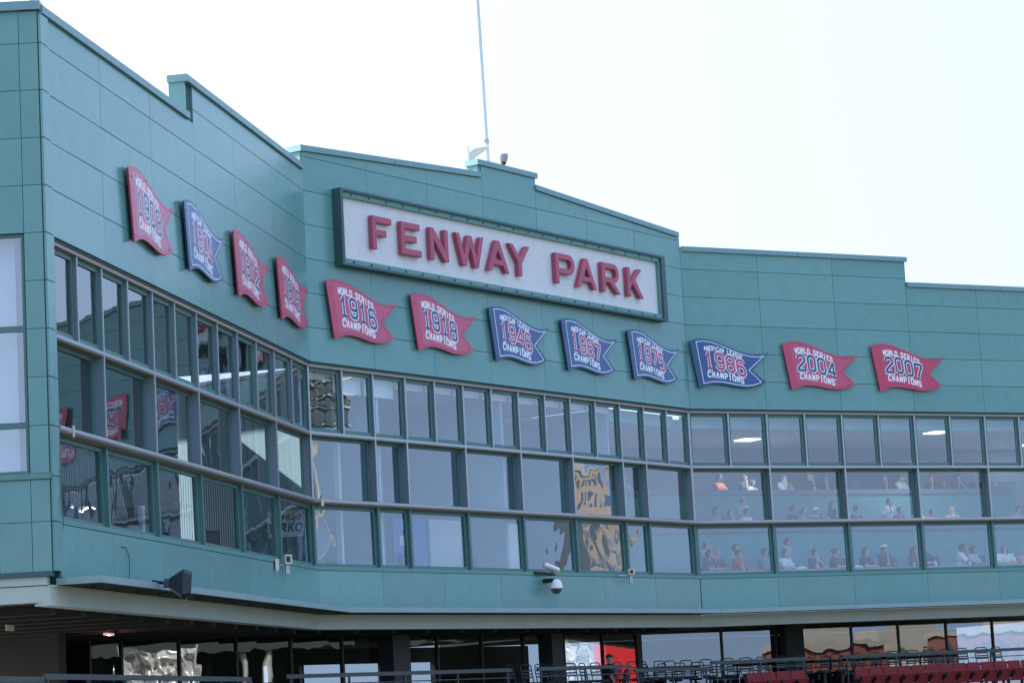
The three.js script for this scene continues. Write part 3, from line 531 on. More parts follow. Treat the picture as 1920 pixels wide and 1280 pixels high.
// ---------------------------------------------------------------- roof things
{
  const p = thing('flagpole', 'tall pale tapered flagpole rising behind the raised centre parapet', 'flagpole');
  const [x, y, z] = W2('B', 12.03, 11.7, -3); p.position.set(x, y, z);
  put('mast', new THREE.CylinderGeometry(0.062, 0.072, 14, 14).translate(0, 7, 0), M.pole, p);
  put('base', new THREE.CylinderGeometry(0.16, 0.2, 0.3, 14).translate(0, 0.15, 0), M.galv, p);
  put('halyard', bar([-0.12, 1.5, 0.05], [-0.10, 14, 0.05], 0.008, 5), M.white, p);
  put('collar', new THREE.CylinderGeometry(0.085, 0.085, 0.10, 14).translate(0, 4.1, 0), M.galv, p);
  p.rotation.z = 0.012;
  const q = thing('flagpole', 'foot of a pale pole just showing over the left block roof', 'flagpole');
  q.position.set(-7.632 - 0.31, EYE + 11.5, -42.41 - 1.2);
  put('mast', new THREE.CylinderGeometry(0.05, 0.055, 9, 12).translate(0, 4.5, 0), M.pole, q);
  put('base', new THREE.CylinderGeometry(0.1, 0.12, 0.2, 12).translate(0, 0.1, 0), M.galv, q);
  const l = thing('area_lamp', 'white wedge-shaped area lamp on the parapet left of the flagpole', 'lamp');
  l.position.set(...W2('B', 9.0, 14.42, -1.5));
  l.rotation.y = 0.15;
  put('arm', poly([[0.0, 0.25], [0.0, 0.0], [0.09, 0.0], [0.14, 0.12], [0.52, 0.36], [0.52, 0.42], [0.12, 0.36]].map(([a, b]) => [a, b + 0.1]), 0.12, -0.06, 0.01), M.offWhite, l);
  put('bracket', box(0.07, 0.55, 0.09, -0.04, 0.24, 0), M.white, l);
  const c = thing('roof_camera', 'grey cup-shaped camera head on a short post behind the parapet', 'camera');
  c.position.set(...W2('B', 10.56, 14.38, -1.5));
  const prof = [[0.0, 0.30], [0.06, 0.30], [0.10, 0.33], [0.125, 0.42], [0.135, 0.50], [0.12, 0.53], [0.0, 0.535]].map(([a, b]) => new THREE.Vector2(a, b));
  put('housing', new THREE.LatheGeometry(prof, 18), std(lin(0.28, 0.28, 0.30), { roughness: 0.4 }), c, 0, 0.05, 0);
  put('lens', new THREE.SphereGeometry(0.075, 14, 8, 0, Math.PI * 2, Math.PI / 2, Math.PI / 2).translate(0, 0.345, 0), M.black, c);
  put('post', merge([box(0.13, 0.42, 0.13, 0, 0.0, 0), bar([0, 0.2, 0], [0, 0.36, 0], 0.025)]), M.offWhite, c);
  put('side_box', box(0.20, 0.12, 0.12, -0.2, 0.13, 0.0), M.white, c);
}

// ---------------------------------------------------------------- people: one continuous body each, clothes and hair over it
function surfaceNets(sdf, lo, hi, cell) {
  const n = [0, 1, 2].map((k) => Math.ceil((hi[k] - lo[k]) / cell) + 1), f = new Float32Array(n[0] * n[1] * n[2]);
  const at = (i, j, k) => i + n[0] * (j + n[1] * k);
  for (let k = 0; k < n[2]; k++) for (let j = 0; j < n[1]; j++) for (let i = 0; i < n[0]; i++) f[at(i, j, k)] = sdf(lo[0] + i * cell, lo[1] + j * cell, lo[2] + k * cell);
  const id = new Int32Array(f.length).fill(-1), pos = [], idx = [];
  const E = [[0, 1], [0, 2], [0, 4], [1, 3], [1, 5], [2, 3], [2, 6], [3, 7], [4, 5], [4, 6], [5, 7], [6, 7]];
  for (let k = 0; k + 1 < n[2]; k++) for (let j = 0; j + 1 < n[1]; j++) for (let i = 0; i + 1 < n[0]; i++) {
    const v = []; let m = 0;
    for (let c = 0; c < 8; c++) { v[c] = f[at(i + (c & 1), j + ((c >> 1) & 1), k + (c >> 2))]; if (v[c] < 0) m |= 1 << c; }
    if (m === 0 || m === 255) continue;
    let x = 0, y = 0, z = 0, q = 0;
    for (const [a, b] of E) if ((v[a] < 0) !== (v[b] < 0)) { const t = v[a] / (v[a] - v[b]); x += (a & 1) + t * ((b & 1) - (a & 1)); y += ((a >> 1) & 1) + t * (((b >> 1) & 1) - ((a >> 1) & 1)); z += (a >> 2) + t * ((b >> 2) - (a >> 2)); q++; }
    id[at(i, j, k)] = pos.length / 3; pos.push(lo[0] + (i + x / q) * cell, lo[1] + (j + y / q) * cell, lo[2] + (k + z / q) * cell);
  }
  const quad = (a, b, c, d, flip) => { if (a < 0 || b < 0 || c < 0 || d < 0) return; flip ? idx.push(a, c, b, a, d, c) : idx.push(a, b, c, a, c, d); };
  for (let k = 1; k + 1 < n[2]; k++) for (let j = 1; j + 1 < n[1]; j++) for (let i = 1; i + 1 < n[0]; i++) {
    const s = f[at(i, j, k)] < 0;
    if (s !== f[at(i + 1, j, k)] < 0) quad(id[at(i, j - 1, k - 1)], id[at(i, j, k - 1)], id[at(i, j, k)], id[at(i, j - 1, k)], !s);
    if (s !== f[at(i, j + 1, k)] < 0) quad(id[at(i - 1, j, k - 1)], id[at(i - 1, j, k)], id[at(i, j, k)], id[at(i, j, k - 1)], !s);
    if (s !== f[at(i, j, k + 1)] < 0) quad(id[at(i - 1, j - 1, k)], id[at(i, j - 1, k)], id[at(i, j, k)], id[at(i - 1, j, k)], !s);
  }
  const g = new THREE.BufferGeometry(); g.setAttribute('position', new THREE.Float32BufferAttribute(pos, 3)); g.setIndex(idx); g.computeVertexNormals(); return g;
}
const cap = (a, b, ra, rb) => { // tapered capsule
  const dx = b[0] - a[0], dy = b[1] - a[1], dz = b[2] - a[2], l = dx * dx + dy * dy + dz * dz || 1e-9;
  return (x, y, z) => { const px = x - a[0], py = y - a[1], pz = z - a[2], t = Math.max(0, Math.min(1, (px * dx + py * dy + pz * dz) / l)); const ex = px - dx * t, ey = py - dy * t, ez = pz - dz * t; return Math.sqrt(ex * ex + ey * ey + ez * ez) - (ra + (rb - ra) * t); };
};
const ell = (c, r) => (x, y, z) => { const a = (x - c[0]) / r[0], b = (y - c[1]) / r[1], d = (z - c[2]) / r[2], k = Math.sqrt(a * a + b * b + d * d); return (k - 1) * Math.min(...r); };
const smin = (a, b, k) => { const h = Math.max(k - Math.abs(a - b), 0) / k; return Math.min(a, b) - h * h * k * 0.25; };
const union = (list, k) => (x, y, z) => { let d = 9; for (const f of list) d = smin(d, f(x, y, z), k); return d; };
const add = (a, b, t = 1) => [a[0] + b[0] * t, a[1] + b[1] * t, a[2] + b[2] * t];
const POSES = {
  crossed: { sit: 1, el: [[0.27, 0.82, 0.20], [-0.27, 0.82, 0.20]], wr: [[0.06, 0.80, 0.40], [-0.08, 0.815, 0.36]], head: [0, 1.275, 0.08] },
  chin: { sit: 1, el: [[0.25, 0.81, 0.26], [-0.20, 0.80, 0.34]], wr: [[0.02, 0.79, 0.42], [-0.055, 1.085, 0.235]], head: [-0.02, 1.26, 0.12], lean: 0.08 },
  prop: { sit: 1, el: [[0.20, 0.80, 0.36], [-0.20, 0.80, 0.36]], wr: [[0.045, 1.06, 0.25], [-0.045, 1.06, 0.25]], head: [0, 1.25, 0.14], lean: 0.1 },
  stand: { sit: 0, el: [[0.275, 1.13, -0.02], [-0.275, 1.13, -0.02]], wr: [[0.28, 0.89, 0.09], [-0.28, 0.89, 0.09]], head: [0, 1.62, 0.05] },
  camera: { sit: 0, el: [[0.27, 1.22, 0.17], [-0.27, 1.22, 0.17]], wr: [[0.07, 1.50, 0.23], [-0.07, 1.50, 0.23]], head: [0, 1.62, 0.05] },
};
const cache = {};
function bodyParts(pose) {
  if (cache[pose]) return cache[pose];
  const P = POSES[pose], up = P.sit ? 0 : 0.37, ln = P.lean || 0.02;
  const pel = [0, 0.58 + up, 0], bel = [0, 0.74 + up, 0.01 + ln * 0.3], che = [0, 0.95 + up, 0.02 + ln * 0.8], nk = [0, 1.10 + up, 0.03 + ln], H = P.head;
  const sh = [1, -1].map((s) => [s * 0.175, 1.045 + up, 0.02 + ln]);
  const hip = [1, -1].map((s) => [s * 0.09, (P.sit ? 0.54 : 0.90), 0]), kn = [1, -1].map((s) => P.sit ? [s * 0.12, 0.52, 0.42] : [s * 0.10, 0.50, 0.02]), an = [1, -1].map((s) => P.sit ? [s * 0.12, 0.09, 0.40] : [s * 0.11, 0.09, -0.01]);
  const arms = [0, 1].flatMap((i) => [cap(sh[i], P.el[i], 0.056, 0.042), cap(P.el[i], P.wr[i], 0.041, 0.027)]);
  const hands = [0, 1].flatMap((i) => {
    const w = P.wr[i], e = P.el[i], d = [w[0] - e[0], w[1] - e[1], w[2] - e[2]], l = Math.hypot(...d), u = d.map((v) => v / l), s = i ? 1 : -1;
    const side = Math.abs(u[1]) > 0.7 ? [s, 0, 0.1] : [s * 0.3, 0, 0.95], palm = add(w, u, 0.075), out = [cap(w, palm, 0.026, 0.034)];
    for (let k = 0; k < 4; k++) { const r = add(palm, side, (k - 1.5) * 0.019), m = add(r, u, 0.035 + (k === 1 || k === 2 ? 0.008 : 0)), tip = add(add(m, u, 0.022), [0, -0.014, -0.012]); out.push(cap(r, m, 0.0105, 0.0095), cap(m, tip, 0.0095, 0.008)); }
    const th = add(add(w, u, 0.035), side, -0.032); out.push(cap(th, add(add(th, u, 0.045), side, -0.012), 0.0125, 0.0095)); return out;
  });
  const torso = [cap([-0.075, pel[1], pel[2]], [0.075, pel[1], pel[2]], 0.115, 0.115), cap(pel, bel, 0.125, 0.115), cap(bel, che, 0.118, 0.13), cap([-0.09, che[1], che[2]], [0.09, che[1], che[2]], 0.105, 0.105), cap(sh[0], sh[1], 0.058, 0.058)];
  const legs = [0, 1].flatMap((i) => [cap(hip[i], kn[i], 0.085, 0.055), cap(kn[i], an[i], 0.054, 0.036), cap(an[i], add(an[i], [0, -0.045, 0.15]), 0.04, 0.034)]);
  const head = [ell(H, [0.076, 0.108, 0.094]), ell(add(H, [0, -0.065, 0.02]), [0.056, 0.055, 0.068]), cap(add(H, [0, 0.012, 0.088]), add(H, [0, -0.024, 0.108]), 0.010, 0.015), ell(add(H, [0, -0.056, 0.083]), [0.022, 0.008, 0.012]), ell(add(H, [0.077, -0.005, 0]), [0.012, 0.028, 0.018]), ell(add(H, [-0.077, -0.005, 0]), [0.012, 0.028, 0.018]), ell(add(H, [0, 0.034, 0.074]), [0.052, 0.010, 0.018])];
  const neck = cap(nk, add(H, [0, -0.07, -0.015]), 0.056, 0.052);
  const U = union([...torso, ...arms, ...legs, neck], 0.06), Hd = union(head, 0.02), Hn = union(hands, 0.012);
  const body = (x, y, z) => { let d = smin(U(x, y, z), Hd(x, y, z), 0.03); d = smin(d, Hn(x, y, z), 0.015); for (const s of [1, -1]) d = Math.max(d, -ell(add(H, [s * 0.032, 0.012, 0.092]), [0.016, 0.010, 0.010])(x, y, z)); return d; };
  const lo = [-0.42, 0, -0.24], hi = [0.42, P.sit ? 1.44 : 1.79, 0.62];
  const sleeves = [0, 1].map((i) => cap(sh[i], add(sh[i], P.el[i].map((v, k) => v - sh[i][k]), 0.62), 0.062, 0.060));
  const shirtF = union([...torso, ...sleeves], 0.06), shirt = (x, y, z) => Math.max(shirtF(x, y, z) - 0.022, -(y - pel[1] + 0.10), y - (1.115 + up) + 0.6 * Math.abs(x) * 0, -(Math.hypot(x, (z - nk[2] - 0.02) * 0.9) - 0.068 + Math.max(0, 1.07 + up - y) * 1.2));
  const pants = union([...legs.filter((_, i) => i % 3 < 2), cap([-0.08, pel[1], 0], [0.08, pel[1], 0], 0.118, 0.118)], 0.05);
  const eyes = merge([1, -1].map((s) => new THREE.SphereGeometry(0.009, 8, 6).translate(H[0] + s * 0.032, H[1] + 0.012, H[2] + 0.083)));
  const c = 0.0145;
  return (cache[pose] = { H, up, P, body: surfaceNets(body, lo, hi, c), shirt: surfaceNets(shirt, lo, hi, c), pants: surfaceNets((x, y, z) => Math.max(pants(x, y, z) - 0.02, y - pel[1] - 0.02), lo, [hi[0], 0.75 + up, hi[2]], 0.02), eyes });
}
function hairGeo(pose, kind) {
  const key = pose + kind; if (cache[key]) return cache[key];
  const { H } = bodyParts(pose), skull = ell(add(H, [0, 0.012, -0.008]), [0.088, 0.115, 0.104]);
  const faceCut = ell(add(H, [0, -0.045, 0.085]), [0.078, 0.105, 0.075]);
  const extra = [];
  if (kind === 'long') extra.push(cap(add(H, [0.055, 0.0, -0.045]), add(H, [0.085, -0.24, -0.03]), 0.05, 0.035), cap(add(H, [-0.055, 0, -0.045]), add(H, [-0.085, -0.24, -0.03]), 0.05, 0.035), cap(add(H, [0, 0, -0.07]), add(H, [0, -0.24, -0.085]), 0.06, 0.045));
  if (kind === 'bun') extra.push(ell(add(H, [-0.02, 0.045, -0.13]), [0.05, 0.045, 0.045]));
  if (kind === 'bob') extra.push(cap(add(H, [0.06, 0.0, -0.02]), add(H, [0.075, -0.11, -0.01]), 0.05, 0.035), cap(add(H, [-0.06, 0, -0.02]), add(H, [-0.075, -0.11, -0.01]), 0.05, 0.035), cap(add(H, [0, 0, -0.06]), add(H, [0, -0.12, -0.05]), 0.06, 0.05));
  const u = union([skull, ...extra], 0.03), low = kind === 'short' || kind === 'bun' || kind === 'cap' ? -0.07 : -0.3;
  const f = (x, y, z) => Math.max(u(x, y, z), -faceCut(x, y, z), (H[1] + low) - y + (kind === 'short' ? 0.25 * Math.max(0, z - H[2]) : 0));
  return (cache[key] = surfaceNets(f, add(H, [-0.16, -0.32, -0.2]), add(H, [0.16, 0.15, 0.16]), 0.011));
}
function capGeo(pose) {
  const key = pose + 'hat'; if (cache[key]) return cache[key];
  const { H } = bodyParts(pose), dome = ell(add(H, [0, 0.025, -0.002]), [0.096, 0.118, 0.112]), brim = ell(add(H, [0, 0.05, 0.13]), [0.075, 0.012, 0.085]);
  return (cache[key] = surfaceNets((x, y, z) => Math.min(Math.max(dome(x, y, z), H[1] + 0.045 - y), brim(x, y, z)), add(H, [-0.13, 0, -0.15]), add(H, [0.13, 0.17, 0.24]), 0.01));
}
const SKIN = { fair: std(lin(0.62, 0.40, 0.31), { roughness: 0.6 }), tan: std(lin(0.48, 0.29, 0.21), { roughness: 0.6 }), brown: std(lin(0.26, 0.14, 0.09), { roughness: 0.6 }) };
const HAIR = { dark: std(lin(0.030, 0.022, 0.018), { roughness: 0.6 }), brown: std(lin(0.10, 0.060, 0.035), { roughness: 0.6 }), blond: std(lin(0.42, 0.30, 0.14), { roughness: 0.6 }), grey: std(lin(0.36, 0.35, 0.34), { roughness: 0.6 }) };
const stripes = grayTex(64, (u, v) => (Math.floor(v * 16) % 2 ? [0.86, 0.87, 0.9] : [0.56, 0.62, 0.72])); stripes.colorSpace = THREE.SRGBColorSpace;
const CLOTH = {}; for (const [n, c] of Object.entries({ orange: [0.75, 0.22, 0.08], black: [0.030, 0.032, 0.040], navy: [0.045, 0.06, 0.12], grey: [0.36, 0.39, 0.42], palegrey: [0.52, 0.55, 0.60], lightblue: [0.36, 0.47, 0.62], white: [0.80, 0.81, 0.83], red: [0.50, 0.045, 0.05], darkred: [0.28, 0.05, 0.06], green: [0.32, 0.46, 0.40], brown: [0.15, 0.10, 0.08], pink: [0.70, 0.20, 0.30], teal: [0.14, 0.28, 0.30] })) CLOTH[n] = std(lin(...c), { roughness: 0.85 });
CLOTH.striped = std(0xffffff, { map: stripes, roughness: 0.85 });
const PANTS = std(lin(0.05, 0.06, 0.09), { roughness: 0.9 }), EYE_DARK = std(lin(0.02, 0.015, 0.012), { roughness: 0.3 });
function person(k, s, floor, o, turn, pose, skin, hair, hairCol, shirt, label, group, extra = {}) {
  const t = thing('person', label, 'person', group), b = bodyParts(pose);
  onWall(t, k); t.position.set(...W2(k, s, floor, o)); t.rotation.y += turn; if (extra.scale) t.scale.setScalar(extra.scale);
  put('body', b.body, SKIN[skin], t);
  const sg = b.shirt; if (!sg.attributes.uv) { const p = sg.attributes.position, u = new Float32Array(p.count * 2); for (let i = 0; i < p.count; i++) { u[2 * i] = p.getX(i); u[2 * i + 1] = p.getY(i) * 3.2; } sg.setAttribute('uv', new THREE.BufferAttribute(u, 2)); }
  put('shirt', sg, CLOTH[shirt], t); put('trousers', b.pants, PANTS, t); put('eyes', b.eyes, EYE_DARK, t);
  if (hair) put('hair', hairGeo(pose, hair), HAIR[hairCol], t);
  if (extra.cap) put('cap', capGeo(pose), CLOTH[extra.cap], t);
  if (extra.glasses) put('sunglasses', merge([box(0.05, 0.03, 0.012, 0.033, 0.012, 0.10), box(0.05, 0.03, 0.012, -0.033, 0.012, 0.10), box(0.16, 0.008, 0.01, 0, 0.022, 0.095)]).translate(...b.H), M.black, t);
  if (extra.straps) for (const x of [0.085, -0.085]) put('strap', tube([[x * 1.05, 0.86 + b.up, 0.17], [x, 1.02 + b.up, 0.175], [x * 0.9, 1.14 + b.up, 0.07], [x, 1.05 + b.up, -0.13]], 0.017, 14, 6), CLOTH.black, t);
  if (extra.bag) put('shoulder_bag', merge([new RoundedBoxGeometry(0.17, 0.28, 0.06, 3, 0.025).translate(0.02, 0.80 + b.up, 0.20), tube([[-0.12, 1.1 + b.up, 0.06], [-0.04, 0.98 + b.up, 0.17], [0.02, 0.9 + b.up, 0.2]], 0.012, 10, 6)]), CLOTH.black, t);
  if (extra.lanyard) put('lanyard', tube([[0.06, 1.12 + b.up, 0.08], [0.035, 0.95 + b.up, 0.19], [0, 0.85 + b.up, 0.19], [-0.035, 0.95 + b.up, 0.19], [-0.06, 1.12 + b.up, 0.08]], 0.006, 20, 5), M.white, t);
  if (extra.band) put('headband', new THREE.TorusGeometry(0.098, 0.008, 6, 20).rotateX(Math.PI / 2 - 0.5).translate(b.H[0], b.H[1] + 0.05, b.H[2] - 0.015), M.white, t);
  return t;
}
{
  const F = { 3: T3 - 0.06, 2: T2, 1: T1 }, O = { 3: -5.35, 2: -3.42, 1: -1.14 };
  const G = { 3: 'spectators in the back row of the press room', 2: 'spectators in the middle row of the press room', 1: 'spectators in the front row of the press room' };
  // tier, place, turn, pose, skin, hair, hair colour, shirt, label, extra
  const list = [
    [3, 4.42, 0.5, 'crossed', 'tan', 'short', 'dark', 'orange', 'man in a bright orange shirt leaning on the back row counter'],
    [3, 5.33, 0.4, 'chin', 'tan', 'long', 'dark', 'navy', 'dark haired woman in navy in the back row behind a small child'],
    [3, 5.58, 0.5, 'crossed', 'fair', 'bob', 'dark', 'palegrey', 'small child in pale grey beside a dark haired woman in the back row', { scale: 0.88, o: 0.12 }],
    [3, 6.85, 0.2, 'chin', 'fair', 'short', 'brown', 'lightblue', 'man in a pale blue shirt holding his chin in the back row'],
    [3, 7.82, 0.5, 'chin', 'fair', null, null, 'black', 'broad man in a black shirt and dark red cap in the back row', { cap: 'darkred', scale: 1.05 }],
    [3, 8.42, 0.2, 'chin', 'fair', 'long', 'dark', 'black', 'woman with long dark hair and sunglasses in the back row', { glasses: 1 }],
    [3, 10.72, 0.3, 'chin', 'tan', 'short', 'dark', 'black', 'person in black resting a raised hand on the face in the back row'],
    [3, 11.42, 0.4, 'crossed', 'fair', 'short', 'brown', 'white', 'man in a white shirt and sunglasses in the back row', { glasses: 1 }],
    [3, 11.68, 0.4, 'crossed', 'tan', 'short', 'dark', 'black', 'person in black close behind the man with sunglasses and white shirt', { o: -0.25 }],
    [3, 12.62, 0.1, 'chin', 'fair', 'short', 'dark', 'black', 'dark haired person, hand on cheek, left of the person in dark red'],
    [3, 13.12, 0.0, 'stand', 'fair', 'short', 'brown', 'darkred', 'person in dark red standing behind the back row counter', { o: -0.2 }],
    [3, 13.72, 0.0, 'prop', 'fair', 'long', 'dark', 'black', 'woman with long dark hair propped on both arms in the back row'],
    [3, 14.38, 0.3, 'chin', 'tan', 'short', 'grey', 'navy', 'grey haired person in navy near the right end of the back row'],
    [3, 15.02, -0.2, 'crossed', 'fair', 'bob', 'blond', 'grey', 'person in grey half hidden by a fin at the back row end'],
    [2, 2.92, 0.6, 'crossed', 'tan', 'long', 'dark', 'teal', 'long haired woman in dark teal at the left end of the middle row', { scale: 1.05 }],
    [2, 3.42, 0.1, 'prop', 'fair', 'bob', 'brown', 'darkred', 'brown haired woman facing the field left of the man in stripes'],
    [2, 3.86, 0.5, 'crossed', 'tan', 'short', 'dark', 'white', 'dark haired man seated in front of the standing man in stripes', { o: 0.25 }],
    [2, 4.02, 0.5, 'stand', 'fair', 'short', 'brown', 'striped', 'standing man in a blue and white striped polo shirt and cap', { cap: 'grey', o: -0.1 }],
    [2, 4.82, 0.5, 'crossed', 'fair', 'bob', 'blond', 'pink', 'fair haired woman in pink right of the standing man in stripes'],
    [2, 5.72, 0.6, 'crossed', 'tan', 'short', 'dark', 'black', 'dark haired man in black leaning over beside a fin, middle row', { scale: 1.08 }],
    [2, 6.02, 0.6, 'crossed', 'fair', 'bob', 'brown', 'grey', 'person in grey right of the dark haired man leaning over', { o: 0.1, scale: 1.02 }],
    [2, 6.62, 0.2, 'crossed', 'fair', 'cap', 'brown', 'darkred', 'person in a white cap and dark red shirt in the middle row', { cap: 'white' }],
    [2, 7.22, 0.7, 'stand', 'fair', 'long', 'brown', 'black', 'long haired woman in a sleeveless black top standing in the middle row', { scale: 0.93 }],
    [2, 7.70, 0.4, 'chin', 'fair', 'bob', 'dark', 'palegrey', 'dark haired woman seated beside the woman standing in black'],
    [2, 8.12, 0.4, 'crossed', 'fair', 'short', 'dark', 'navy', 'man in navy beside a window fin in the middle row', { scale: 1.04 }],
    [2, 9.42, 0.3, 'stand', 'tan', 'short', 'dark', 'white', 'standing man in white with dark backpack straps', { straps: 1, scale: 0.96 }],
    [2, 9.56, 0.2, 'crossed', 'tan', 'short', 'dark', 'navy', 'dark haired person seated in front of the man with backpack straps', { o: 0.3, scale: 0.98 }],
    [2, 10.42, 0.3, 'prop', 'fair', 'long', 'brown', 'white', 'woman in white resting her chin on her hands in the middle row'],
    [2, 11.05, 0.3, 'crossed', 'tan', 'short', 'dark', 'darkred', 'person in dark red half hidden by a window fin in the middle row', { scale: 0.95 }],
    [2, 11.82, 0.0, 'prop', 'fair', 'bob', 'blond', 'green', 'blonde woman in green with both hands at her face'],
    [2, 13.35, 0.1, 'crossed', 'tan', 'short', 'dark', 'brown', 'man in brown sitting alone in the middle row', { scale: 1.02 }],
    [2, 14.55, 0.0, 'crossed', 'tan', 'short', 'dark', 'lightblue', 'man in pale blue at the right end of the middle row'],
    [1, 1.20, 0.5, 'camera', 'fair', 'bob', 'dark', 'palegrey', 'woman in a grey top and white headband raising a camera', { band: 1, o: -0.3, scale: 0.96 }],
    [1, 0.92, 0.6, 'crossed', 'tan', 'bob', 'dark', 'navy', 'woman in a navy polo with a lanyard at the left end of the front row', { lanyard: 1, o: 0.2 }],
    [1, 1.62, 0.4, 'crossed', 'fair', 'short', 'grey', 'brown', 'older grey haired man between the camera woman and a woman in red', { o: -0.4, scale: 1.05 }],
    [1, 1.90, 0.5, 'chin', 'tan', 'short', 'dark', 'red', 'dark haired woman in bright red in the front row', { o: 0.2 }],
    [1, 2.32, 0.5, 'stand', 'fair', 'bob', 'brown', 'green', 'woman in pale green with a dark shoulder bag standing in the front row', { bag: 1, o: -0.45, scale: 0.92 }],
    [1, 2.98, 0.5, 'crossed', 'tan', 'short', 'dark', 'teal', 'man in dark teal beside the standing woman with a shoulder bag', { scale: 1.02 }],
    [1, 3.36, 0.6, 'crossed', 'fair', 'short', 'brown', 'grey', 'person in grey half hidden behind a lower window frame', { o: -0.2 }],
    [1, 3.72, 0.4, 'crossed', 'fair', 'bob', 'brown', 'white', 'woman in white seated before the standing man in pale blue'],
    [1, 4.12, 0.6, 'stand', 'tan', 'short', 'brown', 'lightblue', 'tall man in a pale blue T-shirt standing in the front row', { o: -0.4 }],
    [1, 4.72, 0.3, 'prop', 'fair', 'short', 'dark', 'navy', 'man in navy with hands folded before his mouth in the front row'],
    [1, 5.52, 0.7, 'crossed', 'fair', 'bun', 'brown', 'navy', 'woman with her hair in a bun and a navy T-shirt'],
    [1, 6.62, 0.5, 'crossed', 'fair', 'long', 'dark', 'black', 'long haired woman in a black vest beside a lower window frame'],
    [1, 7.28, 0.4, 'chin', 'tan', 'cap', 'dark', 'navy', 'man with a white cap and folded hands in the front row', { cap: 'white', straps: 1, scale: 1.05 }],
    [1, 8.38, 0.5, 'chin', 'tan', 'long', 'brown', 'brown', 'brown haired woman touching her chin left of a man in black'],
    [1, 8.98, 0.2, 'crossed', 'fair', 'short', 'dark', 'black', 'big man in a black T-shirt behind a lower window frame', { o: -0.2, scale: 1.08 }],
    [1, 10.22, 0.6, 'chin', 'brown', 'short', 'dark', 'white', 'man in white with a hand at his mouth in the front row', { scale: 1.05 }],
    [1, 10.68, 0.5, 'crossed', 'tan', 'bob', 'brown', 'palegrey', 'woman in pale grey beside the man with a hand at his mouth'],
    [1, 11.98, -0.4, 'crossed', 'fair', 'long', 'brown', 'white', 'woman with long brown hair and a white top near the right edge'],
    [1, 12.72, -0.2, 'prop', 'fair', 'short', 'blond', 'pink', 'fair haired child in pink at the right edge of the front row', { scale: 0.92 }],
    [3, -0.2, 0.4, 'crossed', 'fair', 'bob', 'grey', 'palegrey', 'person in pale grey seen through the last centre wall window, upper row'],
    [3, 1.0, 0.4, 'crossed', 'fair', 'short', 'brown', 'lightblue', 'person in pale blue seen beside the corner fin, upper row'],
  ];
  for (const [tier, s, turn, pose, skin, hair, hc, shirt, label, ex = {}] of list) person('C', s, F[tier], O[tier] + (ex.o || 0), turn, pose, skin, hair, hc, shirt, label, G[tier], ex);
  person('B', 14.15, -0.2, -1.4, 0.9, 'stand', 'tan', null, null, 'black', 'dark figure in a cap standing on the concourse before the red reflection', null, { cap: 'black', scale: 0.97 });
}

